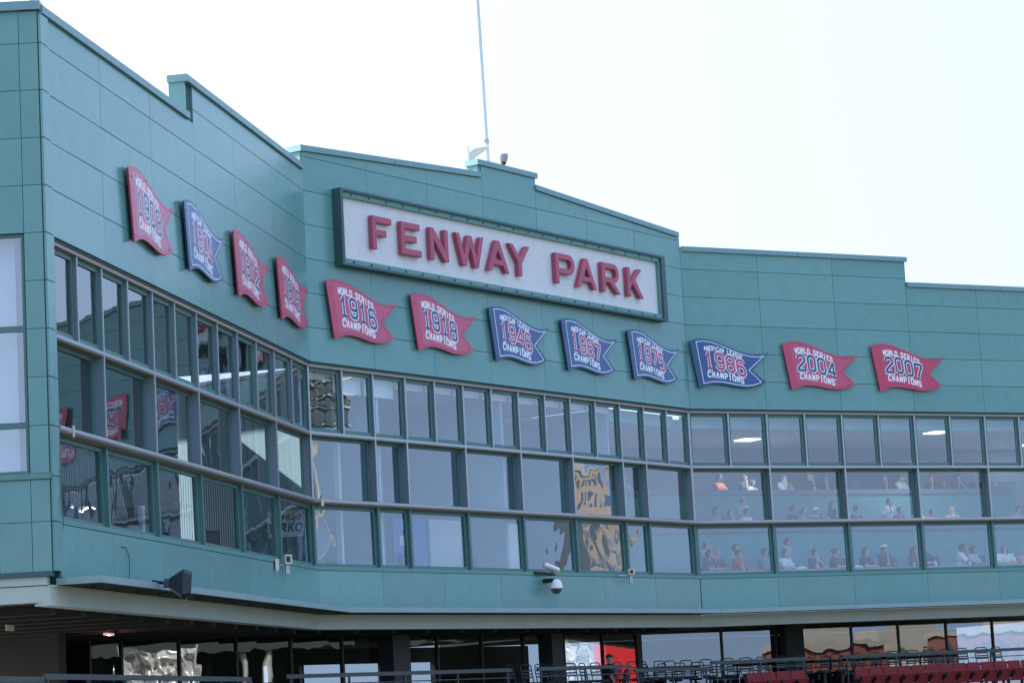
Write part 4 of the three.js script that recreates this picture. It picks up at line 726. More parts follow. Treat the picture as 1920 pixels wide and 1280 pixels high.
// ---------------------------------------------------------------- things on the outside of the building
{
  // horn loudspeaker on the ledge of the left wall
  const t = thing('loudspeaker', 'black horn loudspeaker hanging at the ledge edge of the left wall', 'loudspeaker');
  t.position.set(...W2('A', 2.72, 2.56, 1.1)); t.rotation.y = 0.12; t.rotation.z = -0.10; t.scale.set(0.85, 1.28, 1.28);
  const ring = (x, w, h, c) => { const a = []; for (const [sx, sy] of [[1, 1], [-1, 1], [-1, -1], [1, -1]]) { const p = sx * sy > 0 ? [[sx * w, sy * (h - c)], [sx * (w - c), sy * h]] : [[sx * (w - c), sy * h], [sx * w, sy * (h - c)]]; for (const [z, y] of p) a.push([x, y, z]); } return a; };
  const rings = [ring(-0.26, 0.055, 0.06, 0.015), ring(-0.16, 0.055, 0.06, 0.015), ring(-0.16, 0.06, 0.065, 0.015), ring(-0.02, 0.13, 0.13, 0.03), ring(0.10, 0.19, 0.185, 0.04), ring(0.13, 0.20, 0.195, 0.045), ring(0.30, 0.185, 0.165, 0.045)];
  const pos = [], idx = [];
  rings.forEach((r) => r.forEach((p) => pos.push(...p)));
  for (let i = 0; i + 1 < rings.length; i++) for (let j = 0; j < 8; j++) { const a = i * 8 + j, b = i * 8 + (j + 1) % 8; idx.push(a, b, a + 8, b, b + 8, a + 8); }
  const closeRing = (i, flip) => { for (let j = 1; j < 7; j++) flip ? idx.push(i * 8, i * 8 + j + 1, i * 8 + j) : idx.push(i * 8, i * 8 + j, i * 8 + j + 1); };
  closeRing(0, true); closeRing(rings.length - 1, false);
  let g = new THREE.BufferGeometry(); g.setAttribute('position', new THREE.Float32BufferAttribute(pos, 3)); g.setIndex(idx); g = toCreasedNormals(g.toNonIndexed(), 0.5);
  put('horn', g, M.blackPlastic, t);
  put('bracket', tube([[0.10, -0.17, 0], [0.12, -0.21, 0.02], [0.2, -0.22, 0.02], [0.24, -0.16, 0]], 0.007, 14, 6), M.galv, t);
  put('mounting_arm', bar([-0.24, 0, 0], [-0.5, 0.02, -0.12], 0.022), M.black, t);
  put('badge', box(0.006, 0.025, 0.008, 0.303, 0.05, -0.04), M.white, t);

  const dome = thing('dome_camera', 'white dome security camera below the centre wall windows', 'camera');
  onWall(dome, 'B'); dome.position.set(...W2('B', 9.19, 3.14, 0.36));
  put('shell', new THREE.LatheGeometry([[0.0, 0.235], [0.06, 0.228], [0.12, 0.19], [0.155, 0.12], [0.165, 0.03], [0.178, 0.0], [0.178, -0.012], [0.0, -0.012]].map(([a, b]) => new THREE.Vector2(a, b)), 24), M.white, dome);
  put('bubble', new THREE.SphereGeometry(0.145, 20, 10, 0, Math.PI * 2, Math.PI / 2, Math.PI / 2).translate(0, -0.013, 0), new THREE.MeshPhysicalMaterial({ color: lin(0.45, 0.45, 0.47), transmission: 0.9, thickness: 0, roughness: 0.03, ior: 1.5 }), dome);
  put('lens_unit', new THREE.SphereGeometry(0.085, 14, 10).translate(0.01, -0.04, 0.02), std(lin(0.35, 0.27, 0.24), { roughness: 0.3 }), dome);
  put('arm', merge([box(0.16, 0.10, 0.34, -0.06, 0.20, -0.17), box(0.2, 0.2, 0.03, -0.06, 0.2, -0.325)]), M.black, dome);

  const bul = thing('bullet_camera', 'pale grey bullet camera on a dark arm above the dome camera', 'camera');
  onWall(bul, 'B'); bul.position.set(...W2('B', 9.1, 3.66, 0.30));
  { const b = new THREE.CylinderGeometry(0.07, 0.062, 0.46, 16); b.rotateZ(Math.PI / 2); b.rotateZ(-0.35); b.rotateY(-0.5); put('housing', b, M.offWhite, bul); put('sunshield', new THREE.CylinderGeometry(0.078, 0.078, 0.42, 16, 1, true, 0, Math.PI).rotateX(Math.PI).rotateZ(Math.PI / 2).rotateZ(-0.35).rotateY(-0.5), M.white, bul); }
  put('arm', merge([bar([0.05, -0.06, 0], [0.02, -0.17, 0], 0.02), bar([0.06, -0.17, 0.03], [-0.45, -0.11, -0.22], 0.035), box(0.14, 0.06, 0.10, 0.04, -0.17, 0)]), M.black, bul);

  const boxes = [['B', 12.87, 3.60, 0.32, 'beige junction box with a dark square opening below the centre wall windows', 0.17, 0.17], ['A', 13.62, 3.56, 0.20, 'beige notched plate hanging below the last left wall window', 0.16, 0.22]];
  for (const [k, s, y, o, label, w, h] of boxes) {
    const b = onWall(thing('junction_box', label, 'junction box'), k); b.position.set(...W2(k, s, y, o)); b.rotation.y -= k === 'B' ? 0.5 : 0.9;
    put('case', new RoundedBoxGeometry(w * 1.1, h, 0.12, 2, 0.02), M.beige, b); put('opening', box(w * 0.55, h * 0.55, 0.01, -0.01, 0.01, 0.06), M.black, b);
    put('bracket', merge([box(0.09, 0.22, 0.05, 0.0, -h / 2 - 0.08, -0.03), box(0.34, 0.03, 0.04, -0.2, -h * 0.45, -0.04)]), M.galv, b);
  }
  const tape = onWall(thing('tape_strip', 'torn white tape hanging under the last left wall window', 'tape'), 'A'); tape.position.set(...W2('A', 13.15, 3.42, 0.09));
  put('strip', poly([[-0.16, 0.14], [0.14, 0.14], [0.12, -0.1], [0.05, -0.06], [0.0, -0.16], [-0.07, -0.08], [-0.14, -0.15]], 0.006), M.offWhite, tape);
  const tg = onWall(thing('handrail_tag', 'beige plate tied to the handrail at the inner corner', 'plate'), 'B'); tg.position.set(...W2('B', 0.12, 5.02, 0.16));
  put('plate', new RoundedBoxGeometry(0.10, 0.16, 0.02, 2, 0.008), M.beige, tg); put('strap', merge([tube([[0, 0.07, 0], [-0.05, 0.13, -0.02], [0.05, 0.18, -0.04]], 0.009), tube([[0.04, -0.08, 0], [0.03, -0.16, -0.02], [-0.08, -0.19, -0.05], [-0.18, -0.05, -0.06]], 0.006)]), M.black, tg);
  const t2 = onWall(thing('handrail_tag', 'pale strip taped over the left end of the handrail', 'plate'), 'A'); t2.position.set(...W2('A', 0.38, 5.06, 0.14)); t2.rotation.y -= 1.0;
  put('strip', box(0.04, 0.19, 0.012), M.beige, t2); put('clamp', merge([box(0.22, 0.05, 0.06, -0.16, 0.05, -0.02), box(0.06, 0.09, 0.05, -0.28, 0.04, -0.02)]), M.black, t2);
  const cab = onWall(thing('cable', 'thin dark cable loop hanging on the left lower wall', 'cable'), 'A');
  put('wire', tube([[2.90, 3.275, 0.07], [3.10, 3.27, 0.075], [3.24, 3.12, 0.08], [3.27, 2.95, 0.08], [3.20, 2.70, 0.08]], 0.007, 30, 5), M.black, cab);
  const cab2 = onWall(thing('cable', 'thin loose cable running down the corner strip beside the left windows', 'cable'), 'A');
  put('wire', tube([[-0.23, 4.95, 0.10], [-0.22, 4.55, 0.11], [-0.27, 4.25, 0.12], [-0.23, 4.05, 0.11], [-0.29, 3.85, 0.12], [-0.20, 3.62, 0.12], [-0.16, 3.45, 0.11], [-0.23, 3.38, 0.11]], 0.008, 50, 5), M.brownSoffit, cab2);
}

// ---------------------------------------------------------------- railings, stools and seats of the concourse
function railing(k, s0, s1, y, o, label) {
  const t = onWall(thing('railing', label, 'railing'), k);
  put('top_rail', span(s0, s1, y - 0.09, y, o - 0.02, o + 0.03), M.steelGreen, t);
  for (const dy of [0.235, 0.52, 0.80]) put('mid_rail', bar([s0 + 0.03, y - dy, o], [s1 - 0.03, y - dy, o], 0.015, 6), M.steelGreen, t);
  const n = Math.max(1, Math.round((s1 - s0 - 0.3) / 1.9)), post = span(-0.02, 0.02, -0.2, y - 0.09, -0.02, 0.02);
  for (let i = 0; i <= n; i++) put('post', post, M.steelGreen, t, s0 + 0.15 + (s1 - s0 - 0.3) * i / n, 0, o);
}
railing('A', -4.6, -1.86, 0.98, 0.3, 'short green flat-topped railing at the lower left edge of the concourse');
railing('A', -1.80, 9.95, 1.03, 0.3, 'long green flat-topped railing below the left wall');
railing('B', -1.6, 7.06, 1.15, 0.3, 'green flat-topped railing below the left half of the centre wall');
railing('B', 8.22, 12.6, 1.16, 0.3, 'green flat-topped railing left of the red reflection');
railing('B', 12.75, 16.6, 1.04, 0.32, 'lower dark railing below the right end of the centre wall');
railing('C', 0.05, 3.30, 1.19, 0.3, 'short green flat-topped railing at the left of the right wall');
railing('C', 4.54, 13.6, 1.19, 0.3, 'long green flat-topped railing behind the red seats at the right');
{
  const g = (o) => { // a high stool with a looped back
    put('back_loop', tube([[-0.19, 0.97, -0.12], [-0.205, 1.25, -0.18], [-0.19, 1.42, -0.2], [-0.13, 1.46, -0.205], [0.13, 1.46, -0.205], [0.19, 1.42, -0.2], [0.205, 1.25, -0.18], [0.19, 0.97, -0.12]], 0.015, 34, 6), M.stool, o);
    for (const y of [1.14, 1.22, 1.30]) put('slat', box(0.37, 0.035, 0.012, 0, y, -0.172), M.stool, o);
    put('seat', new THREE.CylinderGeometry(0.21, 0.19, 0.07, 18).translate(0, 0.97, 0.02), M.stool, o);
    put('column', new THREE.CylinderGeometry(0.035, 0.05, 0.94, 10).translate(0, 0.47, 0.02), M.stool, o);
    put('foot_ring', new THREE.TorusGeometry(0.2, 0.012, 6, 18).rotateX(Math.PI / 2).translate(0, 0.35, 0.02), M.stool, o);
    put('base', new THREE.CylinderGeometry(0.2, 0.22, 0.03, 16).translate(0, 0.015, 0.02), M.stool, o);
  };
  let first = null;
  const spots = [];
  for (let i = 0; i < 18; i++) spots.push(['C', -0.1 + i * 0.66, -0.62, 'right']);
  for (let i = 0; i < 7; i++) spots.push(['B', 8.6 + i * 0.66, -0.6, 'mid']);
  for (let i = 0; i < 5; i++) spots.push(['B', 13.6 + i * 0.68, -0.55, 'mid']);
  const word = ['first', 'second', 'third', 'fourth', 'fifth', 'sixth', 'seventh', 'eighth', 'ninth', 'tenth', 'eleventh', 'twelfth', 'thirteenth', 'fourteenth', 'fifteenth', 'sixteenth', 'seventeenth', 'eighteenth', 'nineteenth', 'twentieth', 'twenty-first', 'twenty-second'];
  spots.forEach(([k, s, o], i) => {
    let t;
    if (!first) { t = first = thing('bar_stool', '', 'stool', 'high stools along the concourse rail'); g(t); } else { t = first.clone(); t.name = numbered('bar_stool'); scene.add(t); }
    t.userData.label = i < 18 ? `dark high stool with looped back, ${word[i]} from the left under the right wall` : i < 25 ? `dark high stool with looped back, ${word[i - 18]} along the railing left of the red reflection` : `dark high stool with looped back, ${word[i - 25]} behind the lower dark railing`;
    onWall(t, k); t.position.set(...W2(k, s, -0.2, o + rr(-0.05, 0.05))); t.rotation.y += rr(-0.35, 0.35);
  });
  let seat = null; const rows = [];
  for (let i = 0; i < 4; i++) rows.push(['left', 0.85 + i * 0.50, i]);
  for (let i = 0; i < 15; i++) rows.push(['right', 4.55 + i * 0.505, i]);
  for (const [side, s, i] of rows) {
    let t;
    if (!seat) {
      t = seat = thing('spectator_chair', '', 'seat', 'red stadium seats in front of the right railing');
      const back = poly([[-0.20, 0.52], [0.20, 0.52], [0.225, 0.60], [0.235, 0.98], [0.21, 1.02], [-0.21, 1.02], [-0.235, 0.98], [-0.225, 0.60]], 0.03, 0, 0.008); back.rotateX(-0.14); back.translate(0, 0, 0.10);
      put('backrest', back, M.seatRed, t);
      put('seat_pan', new RoundedBoxGeometry(0.43, 0.045, 0.40, 2, 0.02).rotateX(-1.15).translate(0, 0.62, 0.13), M.seatRed, t);
      for (const x of [-0.25, 0.25]) put('armrest', poly([[-0.05, 0.0], [0.02, 0.0], [0.05, 0.50], [0.36, 0.66], [0.36, 0.72], [0.30, 0.74], [0.0, 0.66], [-0.03, 0.86], [-0.09, 0.90]], 0.03, -0.015, 0.004).rotateY(-Math.PI / 2), M.black, t, x);
      put('stretcher', box(0.5, 0.05, 0.05, 0, 0.46, 0.03), M.black, t);
    } else { t = seat.clone(); t.name = numbered('spectator_chair'); scene.add(t); }
    t.userData.label = side === 'left' ? `red stadium seat, ${word[i]} from the left in the short group` : `red stadium seat, ${word[i]} from the left in the long row at the right`;
    onWall(t, 'C'); t.position.set(...W2('C', s, -0.205, 1.15));
  }
}

// ---------------------------------------------------------------- things in the rooms behind the glass
{
  const desk = (k, a, b, y, o0, o1, mat, label) => { const t = onWall(thing('desk', label, 'desk'), k); put('top', span(a, b, y - 0.05, y, o0, o1), mat, t); for (const s of [a + 0.06, b - 0.06]) put('leg', span(s - 0.03, s + 0.03, 2.95, y - 0.05, (o0 + o1) / 2 - 0.03, (o0 + o1) / 2 + 0.03), M.black, t); return t; };
  desk('A', 0.0, 8.0, 3.72, -0.95, -0.38, M.roomWhite, 'long white desk behind the first three left wall windows');
  desk('A', 8.2, 11.4, 3.74, -0.95, -0.38, std(lin(0.62, 0.20, 0.11), { roughness: 0.5 }), 'orange red desk behind the open left wall window');
  const mon = (k, s, y, o, turn, w, h, label, mat = M.black) => {
    const t = onWall(thing('monitor', label, 'monitor'), k); t.position.set(...W2(k, s, y, o)); t.rotation.y += turn;
    put('case', new RoundedBoxGeometry(w, h, 0.05, 2, 0.012).translate(0, h / 2 + 0.12, 0), mat, t); put('screen', box(w - 0.05, h - 0.05, 0.004, 0, h / 2 + 0.12, -0.028), M.blackPlastic, t);
    put('stand', merge([box(0.05, 0.14, 0.04, 0, 0.08, 0), box(0.24, 0.015, 0.18, 0, 0.008, 0)]), M.black, t);
  };
  mon('A', 5.3, 3.72, -0.62, -1.1, 0.42, 0.34, 'black monitor seen from behind in the second left wall window');
  mon('A', 8.0, 3.74, -0.68, -1.0, 0.46, 0.34, 'grey monitor back behind the third left wall window', std(lin(0.12, 0.13, 0.16)));
  mon('B', 3.45, 3.70, -0.75, 0.3, 0.42, 0.34, 'grey monitor back in the second lower centre wall window', std(lin(0.25, 0.27, 0.32)));
  mon('B', 11.9, 3.70, -0.8, 0.2, 0.44, 0.36, 'pale blue screen beside the narrow lower centre wall window', std(lin(0.20, 0.28, 0.45)));
  const crt = onWall(thing('television', 'black boxy television standing in the open left wall window', 'television'), 'A'); crt.position.set(...W2('A', 10.55, 3.74, -0.60)); crt.rotation.y -= 1.15;
  put('case', poly([[-0.19, 0.0], [0.19, 0.0], [0.20, 0.30], [-0.20, 0.30]], 0.14, 0, 0.012), M.black, crt); put('rear_case', poly([[-0.15, 0.02], [0.15, 0.02], [0.14, 0.25], [-0.14, 0.25]], 0.2, -0.2, 0.02), M.blackPlastic, crt); put('screen', box(0.32, 0.23, 0.006, 0, 0.155, 0.142), M.blackPlastic, crt);
  const fan = onWall(thing('desk_fan', 'small black desk fan left of the boxy television', 'fan'), 'A'); fan.position.set(...W2('A', 9.85, 3.74, -0.55)); fan.rotation.y -= 0.9;
  put('cage', new THREE.TorusGeometry(0.085, 0.012, 8, 20).translate(0, 0.27, 0), M.black, fan); put('hub', new THREE.CylinderGeometry(0.05, 0.05, 0.06, 14).rotateX(Math.PI / 2).translate(0, 0.27, 0), M.black, fan); put('stand', merge([bar([0, 0.02, 0], [0, 0.19, 0], 0.014), new THREE.CylinderGeometry(0.06, 0.07, 0.025, 14).translate(0, 0.012, 0)]), M.black, fan);
  const pc = onWall(thing('computer_case', 'narrow white computer case on the desk beside the black monitor', 'computer'), 'A'); pc.position.set(...W2('A', 5.72, 3.72, -0.55)); pc.rotation.y -= 0.6;
  put('case', new RoundedBoxGeometry(0.10, 0.5, 0.36, 2, 0.015).translate(0, 0.25, 0), M.white, pc); put('front', box(0.08, 0.4, 0.01, 0, 0.25, 0.183), M.offWhite, pc);
  const prn = onWall(thing('printer', 'pale curved office machine behind the first left wall window', 'printer'), 'A'); prn.position.set(...W2('A', 1.75, 3.72, -0.62)); prn.rotation.y -= 1.0;
  put('case', new RoundedBoxGeometry(0.42, 0.26, 0.34, 3, 0.06).translate(0, 0.13, 0), M.roomDark, prn); put('lid', new RoundedBoxGeometry(0.06, 0.44, 0.3, 3, 0.025).rotateZ(0.2).translate(-0.26, 0.24, 0), M.white, prn); put('tray', box(0.3, 0.02, 0.2, 0.05, 0.30, 0.0), M.black, prn);
  const box1 = onWall(thing('wall_speaker', 'dark box speaker high behind the second lower left wall window', 'speaker'), 'A'); box1.position.set(...W2('A', 6.35, 4.82, -0.9)); box1.rotation.y -= 1.0;
  put('case', new RoundedBoxGeometry(0.26, 0.20, 0.2, 2, 0.015), M.roomDark, box1); put('cable', tube([[0.08, -0.1, 0.1], [0.1, -0.4, 0.1], [0.08, -0.7, 0.08], [0.2, -1.05, 0.1]], 0.008, 24, 5), M.black, box1);
  { // radio banner on the partition at the inner corner
    const cv = document.createElement('canvas'); cv.width = 512; cv.height = 400; const c = cv.getContext('2d');
    c.fillStyle = 'rgb(226,230,238)'; c.fillRect(0, 0, 512, 400); c.textAlign = 'center'; c.fillStyle = 'rgb(176,40,48)'; c.font = 'bold 118px sans-serif'; c.save(); c.translate(256, 150); c.transform(1.25, 0, -0.15, 1, 0, 0); c.fillText('AM680', 0, 0); c.restore();
    c.fillStyle = 'rgb(34,52,92)'; c.font = 'bold 180px sans-serif'; c.save(); c.translate(256, 325); c.transform(0.95, 0, -0.15, 1, 0, 0); c.fillText('WRKO', 0, 0); c.restore();
    const tx = new THREE.CanvasTexture(cv); tx.colorSpace = THREE.SRGBColorSpace;
    const t = onWall(thing('banner', 'white radio banner reading AM680 WRKO behind the last left wall window', 'banner'), 'A'); t.position.set(...W2('A', 16.55, 4.57, -0.60)); t.rotation.y -= Math.PI / 2;
    put('sheet', box(0.84, 0.62, 0.012), M.offWhite, t); put('print', new THREE.PlaneGeometry(0.82, 0.60), new THREE.MeshStandardMaterial({ map: tx, roughness: 0.6 }), t, 0, 0, 0.0075);
    put('batten', box(0.86, 0.03, 0.03, 0, 0.325, 0), M.galv, t);
  }
  const dish = onWall(thing('parabolic_dish', 'clear parabolic microphone dish behind the first lower centre wall window', 'microphone'), 'B'); dish.position.set(...W2('B', 0.42, 4.32, -0.62)); dish.rotation.y -= 0.3;
  { const prof = Array.from({ length: 9 }, (_, i) => new THREE.Vector2(i * 0.075, (i * 0.075) ** 2 * 0.55)); put('dish', new THREE.LatheGeometry(prof, 36).rotateX(Math.PI / 2), M.acrylic, dish, 0, 0, -0.1);
    put('rim', new THREE.TorusGeometry(0.60, 0.012, 6, 40).translate(0, 0, 0.10), M.offWhite, dish); for (let i = 0; i < 6; i++) { const a = i * Math.PI / 3 + 0.3; put('rib', tube([[0.05 * Math.cos(a), 0.05 * Math.sin(a), -0.09], [0.35 * Math.cos(a), 0.35 * Math.sin(a), -0.02], [0.6 * Math.cos(a), 0.6 * Math.sin(a), 0.1]], 0.007, 10, 5), M.galv, dish); } }
  const pan = (s0, s1, y0, y1, o, mat, name, label, cat) => { const t = onWall(thing(name, label, cat), 'B'); put('panel', span(s0, s1, y0, y1, o - 0.04, o), mat, t); put('foot', span(s0 + 0.05, s1 - 0.05, 2.95, y0, o - 0.12, o - 0.02), M.galv, t); return t; };
  pan(4.5, 5.9, 3.3, 4.93, -1.2, M.blueWall, 'display_panel', 'bright blue display panel behind the third lower centre wall window', 'panel');
  pan(5.92, 7.25, 3.3, 4.93, -1.14, M.roomWhite, 'display_panel', 'pale grey display panel right of the bright blue one', 'panel');
  pan(8.38, 10.1, 3.3, 4.92, -1.1, M.white, 'display_panel', 'white board behind the fourth lower centre wall window', 'panel');
  { const t = onWall(thing('notice', 'small paper notice pinned on the bright blue panel', 'notice'), 'B'); put('sheet', span(4.75, 5.1, 4.25, 4.5, -1.195, -1.19), M.offWhite, t); put('emblem', new THREE.CylinderGeometry(0.17, 0.17, 0.008, 24).rotateX(Math.PI / 2), std(lin(0.35, 0.52, 0.68)), t, 5.0, 4.76, -1.19); }
  const chair = (k, s, y, o, turn, mat, label) => {
    const t = onWall(thing('office_chair', label, 'chair', 'office chairs behind the glass'), k); t.position.set(...W2(k, s, y, o)); t.rotation.y += turn;
    put('backrest', new RoundedBoxGeometry(0.46, 0.5, 0.06, 3, 0.03).rotateX(-0.1).translate(0, 0.86, -0.2), mat, t); put('seat', new RoundedBoxGeometry(0.48, 0.08, 0.46, 3, 0.03).translate(0, 0.46, 0.02), mat, t);
    put('gas_column', new THREE.CylinderGeometry(0.025, 0.03, 0.36, 10).translate(0, 0.25, 0), M.black, t);
    put('base', merge(Array.from({ length: 5 }, (_, i) => bar([0, 0.08, 0], [0.28 * Math.cos(i * 1.257), 0.05, 0.28 * Math.sin(i * 1.257)], 0.02, 6))), M.black, t);
  };
  const bl = std(lin(0.05, 0.08, 0.22), { roughness: 0.8 }), gr = std(lin(0.09, 0.10, 0.14), { roughness: 0.8 });
  chair('B', 4.85, 2.95, -0.9, 0.1, gr, 'grey office chair before the bright blue panel');
  chair('B', 1.8, 2.72, -0.75, 0.2, M.black, 'dark office chair behind the first lower centre wall window');
  chair('B', 7.6, 2.95, -0.8, 0.4, gr, 'grey office chair left of the white board');
  chair('C', 6.0, T1, -1.2, 0.1, gr, 'grey empty chair right of the woman with a bun');
  chair('C', 7.85, T1, -1.25, 0.0, bl, 'blue empty chair right of the man with a white cap in the front row');
  chair('C', 9.55, T1, -1.25, 0.2, bl, 'blue empty chair right of the big man in black');
  chair('C', 11.15, T1, -1.2, -0.2, bl, 'blue empty chair right of the woman in pale grey in the front row');
  chair('C', 9.9, T3, -5.4, 0.0, gr, 'dark empty chair in the back row left of the people by the fin');
  // small things left on the counters
  const bottle = (s, y, o, col, label) => { const t = onWall(thing('bottle', label, 'bottle'), 'C'); t.position.set(...W2('C', s, y, o)); put('body', new THREE.CylinderGeometry(0.035, 0.037, 0.17, 12).translate(0, 0.085, 0), std(lin(...col), { roughness: 0.25 }), t); put('cap', new THREE.CylinderGeometry(0.018, 0.034, 0.06, 12).translate(0, 0.20, 0), M.white, t); };
  bottle(4.45, 5.10, -2.75, [0.12, 0.3, 0.62], 'blue bottle on the middle counter beside the man in stripes');
  bottle(5.1, 5.10, -2.7, [0.72, 0.14, 0.26], 'pink bottle on the middle counter right of the man in stripes');
  const cup = (s, y, o, label) => { const t = onWall(thing('paper_cup', label, 'cup', 'white paper cups on the counters'), 'C'); t.position.set(...W2('C', s, y, o)); put('cup', new THREE.CylinderGeometry(0.042, 0.03, 0.10, 14).translate(0, 0.05, 0), M.white, t); put('lid', new THREE.CylinderGeometry(0.045, 0.045, 0.012, 14).translate(0, 0.107, 0), M.white, t); };
  cup(7.95, 3.72, -0.45, 'white paper cup before the blue chair in the front row'); cup(8.75, 3.72, -0.45, 'white paper cup before the big man in black'); cup(10.05, 3.72, -0.45, 'white paper cup before the man with a hand at his mouth'); cup(8.35, 5.10, -2.7, 'white paper cup beside a window fin on the middle counter');
  const paper = (s, label) => { const t = onWall(thing('paper_bag', label, 'paper'), 'C'); t.position.set(...W2('C', s, 3.72, -0.5)); const g = new THREE.IcosahedronGeometry(0.13, 2), p = g.attributes.position; for (let i = 0; i < p.count; i++) { const k = 1 + 0.35 * noise3(p.getX(i) * 14 + s, p.getY(i) * 14, p.getZ(i) * 14); p.setXYZ(i, p.getX(i) * k * 1.3, Math.abs(p.getY(i)) * k * 0.6, p.getZ(i) * k); } g.computeVertexNormals(); put('crumple', g, M.white, t); };
  paper(5.95, 'crumpled white paper right of the woman with a bun'); paper(3.9, 'crumpled white paper before the woman in white by the standing man'); paper(12.35, 'crumpled white paper near the right edge of the front row');
}

// ---------------------------------------------------------------- the rest of the ballpark and the city, some mirrored in the glass, some added to cut light
{
  const stand = (k, s0, s1, o0, n, y0, drop, label) => { // dark stepped seating below the concourse, added out of view to cut ground bounce
    const t = onWall(thing('seating_stand', label, 'grandstand'), k), st = [], se = [];
    for (let i = 0; i < n; i++) { st.push(span(s0, s1, -12, y0 - i * drop, o0 + i * 0.9, o0 + (i + 1) * 0.9 - 0.004)); se.push(span(s0 + 0.2, s1 - 0.2, y0 - i * drop + 0.02, y0 - i * drop + 0.72, o0 + i * 0.9 + 0.25, o0 + i * 0.9 + 0.33)); }
    put('steps', merge(st), std(lin(0.11, 0.115, 0.12), { roughness: 0.9 }), t); tag(put('seat_rows', merge(se), std(lin(0.03, 0.05, 0.09), { roughness: 0.6 }), t), null, null, null, 'stuff');
  };
  stand('A', -14, 12, 2.2, 22, -2.2, 0.40, 'added unseen dark seating stand below the left wall'); stand('D', -40, 0.5, 3.0, 34, -2.26, 0.27, 'added unseen dark seating stand in front of the left block'); stand('B', 3, 13, 2.6, 22, -2.22, 0.40, 'added unseen dark seating stand below the centre wall'); stand('C', 5, 30, 2.8, 22, -2.24, 0.40, 'added unseen dark seating stand below the right wall');
  // roofed grandstand along the right-hand side
  const gs = thing('roofed_grandstand', 'dark roofed grandstand along the right side of the field', 'grandstand'); gs.position.set(88, 0, -97); gs.rotation.y = -1.28;
  const steps = []; for (let i = 0; i < 16; i++) steps.push(span(-26, 30, 0, 2 + i * 0.62, -i * 0.95 - 0.95, -i * 0.95));
  put('steps', merge(steps), std(lin(0.06, 0.07, 0.08), { roughness: 0.9 }), gs); put('roof', span(-26, 30, 17.2, 17.7, -18, -1), M.steelGreen, gs); put('back_wall', span(-26, 30, 0, 17.2, -18.3, -18), M.steelDark, gs);
  for (let x = -22; x <= 27; x += 7) put('column', span(x - 0.2, x + 0.2, 2, 17.2, -6.4, -6), M.steelDark, gs);
  put('fascia', span(-26, 30, 16.8, 17.7, -0.99, -0.7), M.steelDark, gs);
  const lw = thing('roofed_grandstand', 'added unseen dark roofed grandstand wing shading the left block', 'grandstand'); lw.position.set(-20, 0, -14); lw.rotation.y = Math.PI / 2;  // left wing added out of view to shade the left block and its stand
  const ls = []; for (let i = 0; i < 18; i++) ls.push(span(-26, 30, 0, 1.5 + i * 0.62, -i * 0.95 - 0.95, -i * 0.95));
  put('steps', merge(ls), std(lin(0.06, 0.07, 0.08), { roughness: 0.9 }), lw); put('roof', span(-26, 30, 21.2, 21.7, -22, -1), M.steelGreen, lw); put('back_wall', span(-26, 30, 0, 21.2, -22.3, -22), M.steelDark, lw);
  for (let x = -22; x <= 27; x += 7) put('column', span(x - 0.2, x + 0.2, 2, 21.2, -7.4, -7), M.steelDark, lw);
  const rs = thing('red_sign', 'large red sign board standing at the right side of the field', 'sign'); rs.position.set(84.6, 0, -111); rs.rotation.y = -1.2;
  put('board', span(-3.1, 3.4, 11, 16.9, -0.2, 0), std(lin(0.62, 0.02, 0.03), { roughness: 0.4 }), rs); put('legs', merge([span(-2.4, -2.1, 0, 11, -0.2, -0.05), span(1.5, 1.8, 0, 11, -0.2, -0.05)]), M.steelDark, rs);
  const tent = (x, z, w, label, a) => { // crinkled pale sheet
    const t = thing('draped_sheet', label, 'sheet'); t.position.set(x, 11.5, z); t.rotation.y = a;
    const g = new THREE.PlaneGeometry(w, 5.2, 30, 26), p = g.attributes.position; for (let i = 0; i < p.count; i++) p.setZ(i, 0.55 * noise2(p.getX(i) * 0.9 + x, p.getY(i) * 0.9) + 0.3 * noise2(p.getX(i) * 2.3, p.getY(i) * 2.1 + z)); g.translate(0, 2.6, 0); g.computeVertexNormals();
    put('sheet', g, std(lin(0.55, 0.56, 0.56), { roughness: 0.35, metalness: 0.3, side: THREE.DoubleSide }), t); put('frame', merge([bar([-w / 2, -11.5, -0.7], [-w / 2, 5.4, -0.7], 0.1), bar([w / 2, -11.5, -0.7], [w / 2, 5.4, -0.7], 0.1)]), M.galv, t);
  };
  tent(83.6, -104.8, 4.4, 'crinkled silver sheet left of the red sign', -1.2); tent(77.8, -78.6, 4.2, 'crinkled silver sheet at the near end of the grandstand', -1.3);
  // stadium light tower
  const lt = thing('light_tower', 'tall stadium light tower with a bank of round lamps', 'light tower'); lt.position.set(91.6, 0, -88.4); lt.rotation.y = -1.25;
  put('mast', merge([bar([-0.2, 0, -0.4], [-0.2, 36, -0.4], 0.28, 10), bar([1.3, 0, -0.4], [1.3, 36, -0.4], 0.28, 10)]), M.galv, lt); put('backing', span(-2.6, 2.2, 30.2, 36.4, -0.25, -0.15), M.steelDark, lt);
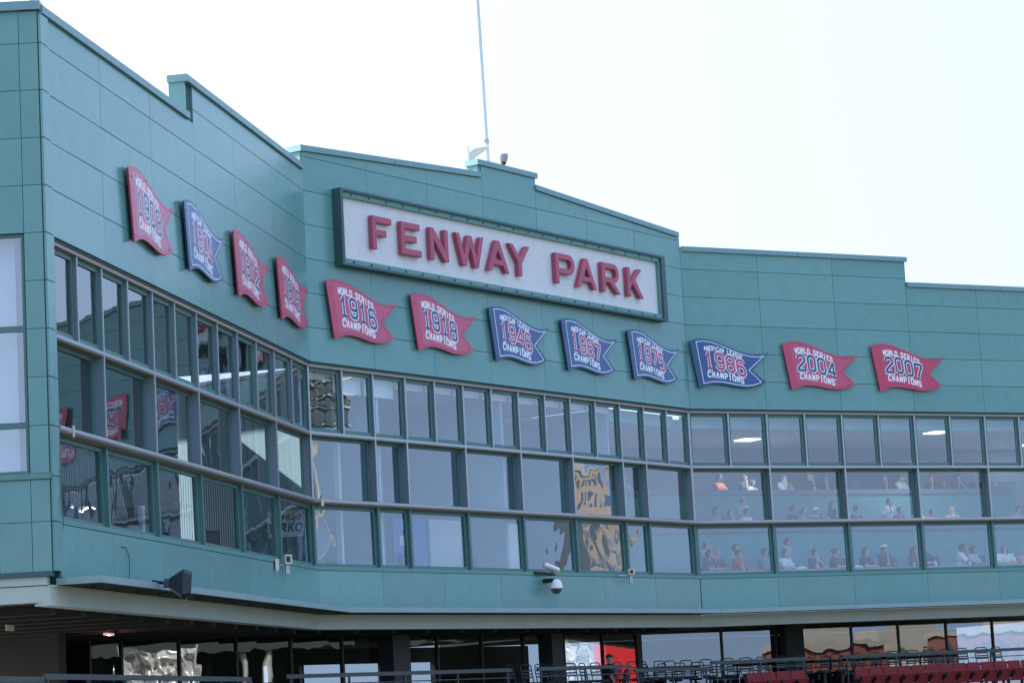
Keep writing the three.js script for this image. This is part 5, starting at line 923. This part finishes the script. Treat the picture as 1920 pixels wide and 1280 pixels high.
  for (let j = 0; j < 7; j++) { put('crossbar', span(-2.8, 2.4, 30.35 + j * 0.85, 30.47 + j * 0.85, -0.12, 0.1), M.offWhite, lt); for (let i = 0; i < 7; i++) { const l = put('lamp_head', new THREE.CylinderGeometry(0.30, 0.16, 0.4, 14).rotateX(Math.PI / 2 + 0.35), M.galv, lt, -2.3 + i * 0.68, 30.8 + j * 0.85, 0.2); put('lamp_glass', new THREE.CircleGeometry(0.27, 14), M.roomDark, l, 0, -0.075, 0.197).rotation.x = 0.35; } }
  // city blocks beyond
  const winM = std(lin(0.05, 0.07, 0.09), { roughness: 0.15 });
  const block = (x, z, w, d, h, a, mat, fl, nw, label) => {
    const t = thing('city_building', label, 'building'); t.position.set(x, 0, z); t.rotation.y = a;
    put('wall', box(w, h, d, 0, h / 2, 0), mat, t); put('roof', box(w + 0.6, 0.5, d + 0.6, 0, h + 0.252, 0), M.concrete, t); put('plant_room', box(w * 0.3, 2.4, d * 0.4, w * 0.1, h + 1.71, 0), M.concrete, t);
    const g = box(w / nw * 0.5, h / fl * 0.5, 0.1); for (let j = 0; j < fl; j++) for (let i = 0; i < nw; i++) put('window', g, winM, t, -w / 2 + (i + 0.5) * w / nw, (j + 0.55) * h / fl, d / 2 + 0.03);
  };
  const brick = std(lin(0.22, 0.085, 0.072), { roughness: 0.9, map: blotch }), tan = std(lin(0.34, 0.26, 0.19), { roughness: 0.9, map: blotch }), pale = std(lin(0.60, 0.58, 0.54), { roughness: 0.9 });
  const E = -Math.PI / 2;
  block(160, -30, 11, 14, 16.8, E + 0.35, brick, 4, 7, 'red brick building with rows of windows at the right');
  block(158, -11.5, 3, 12, 16.6, E + 0.4, brick, 4, 3, 'narrow red brick building left of the pale blocks');
  block(205, 1.5, 10, 16, 16.3, E + 0.4, pale, 4, 6, 'long pale stone building with flat roof beyond the field');
  block(230, 9, 5, 14, 17.5, E + 0.4, tan, 6, 4, 'tan building with a grid of windows beyond the pale one');
  block(560, -300, 12, 12, 74, E - 0.35, tan, 14, 4, 'slender tan tower far beyond the right grandstand');
  block(330, -240, 7, 14, 37, E - 0.4, brick, 7, 5, 'red brick block beyond the right grandstand');
  block(240, -176, 5, 14, 22.5, E - 0.4, tan, 5, 6, 'tan stepped block behind the grandstand roof');
}
renderer.render(scene, camera);
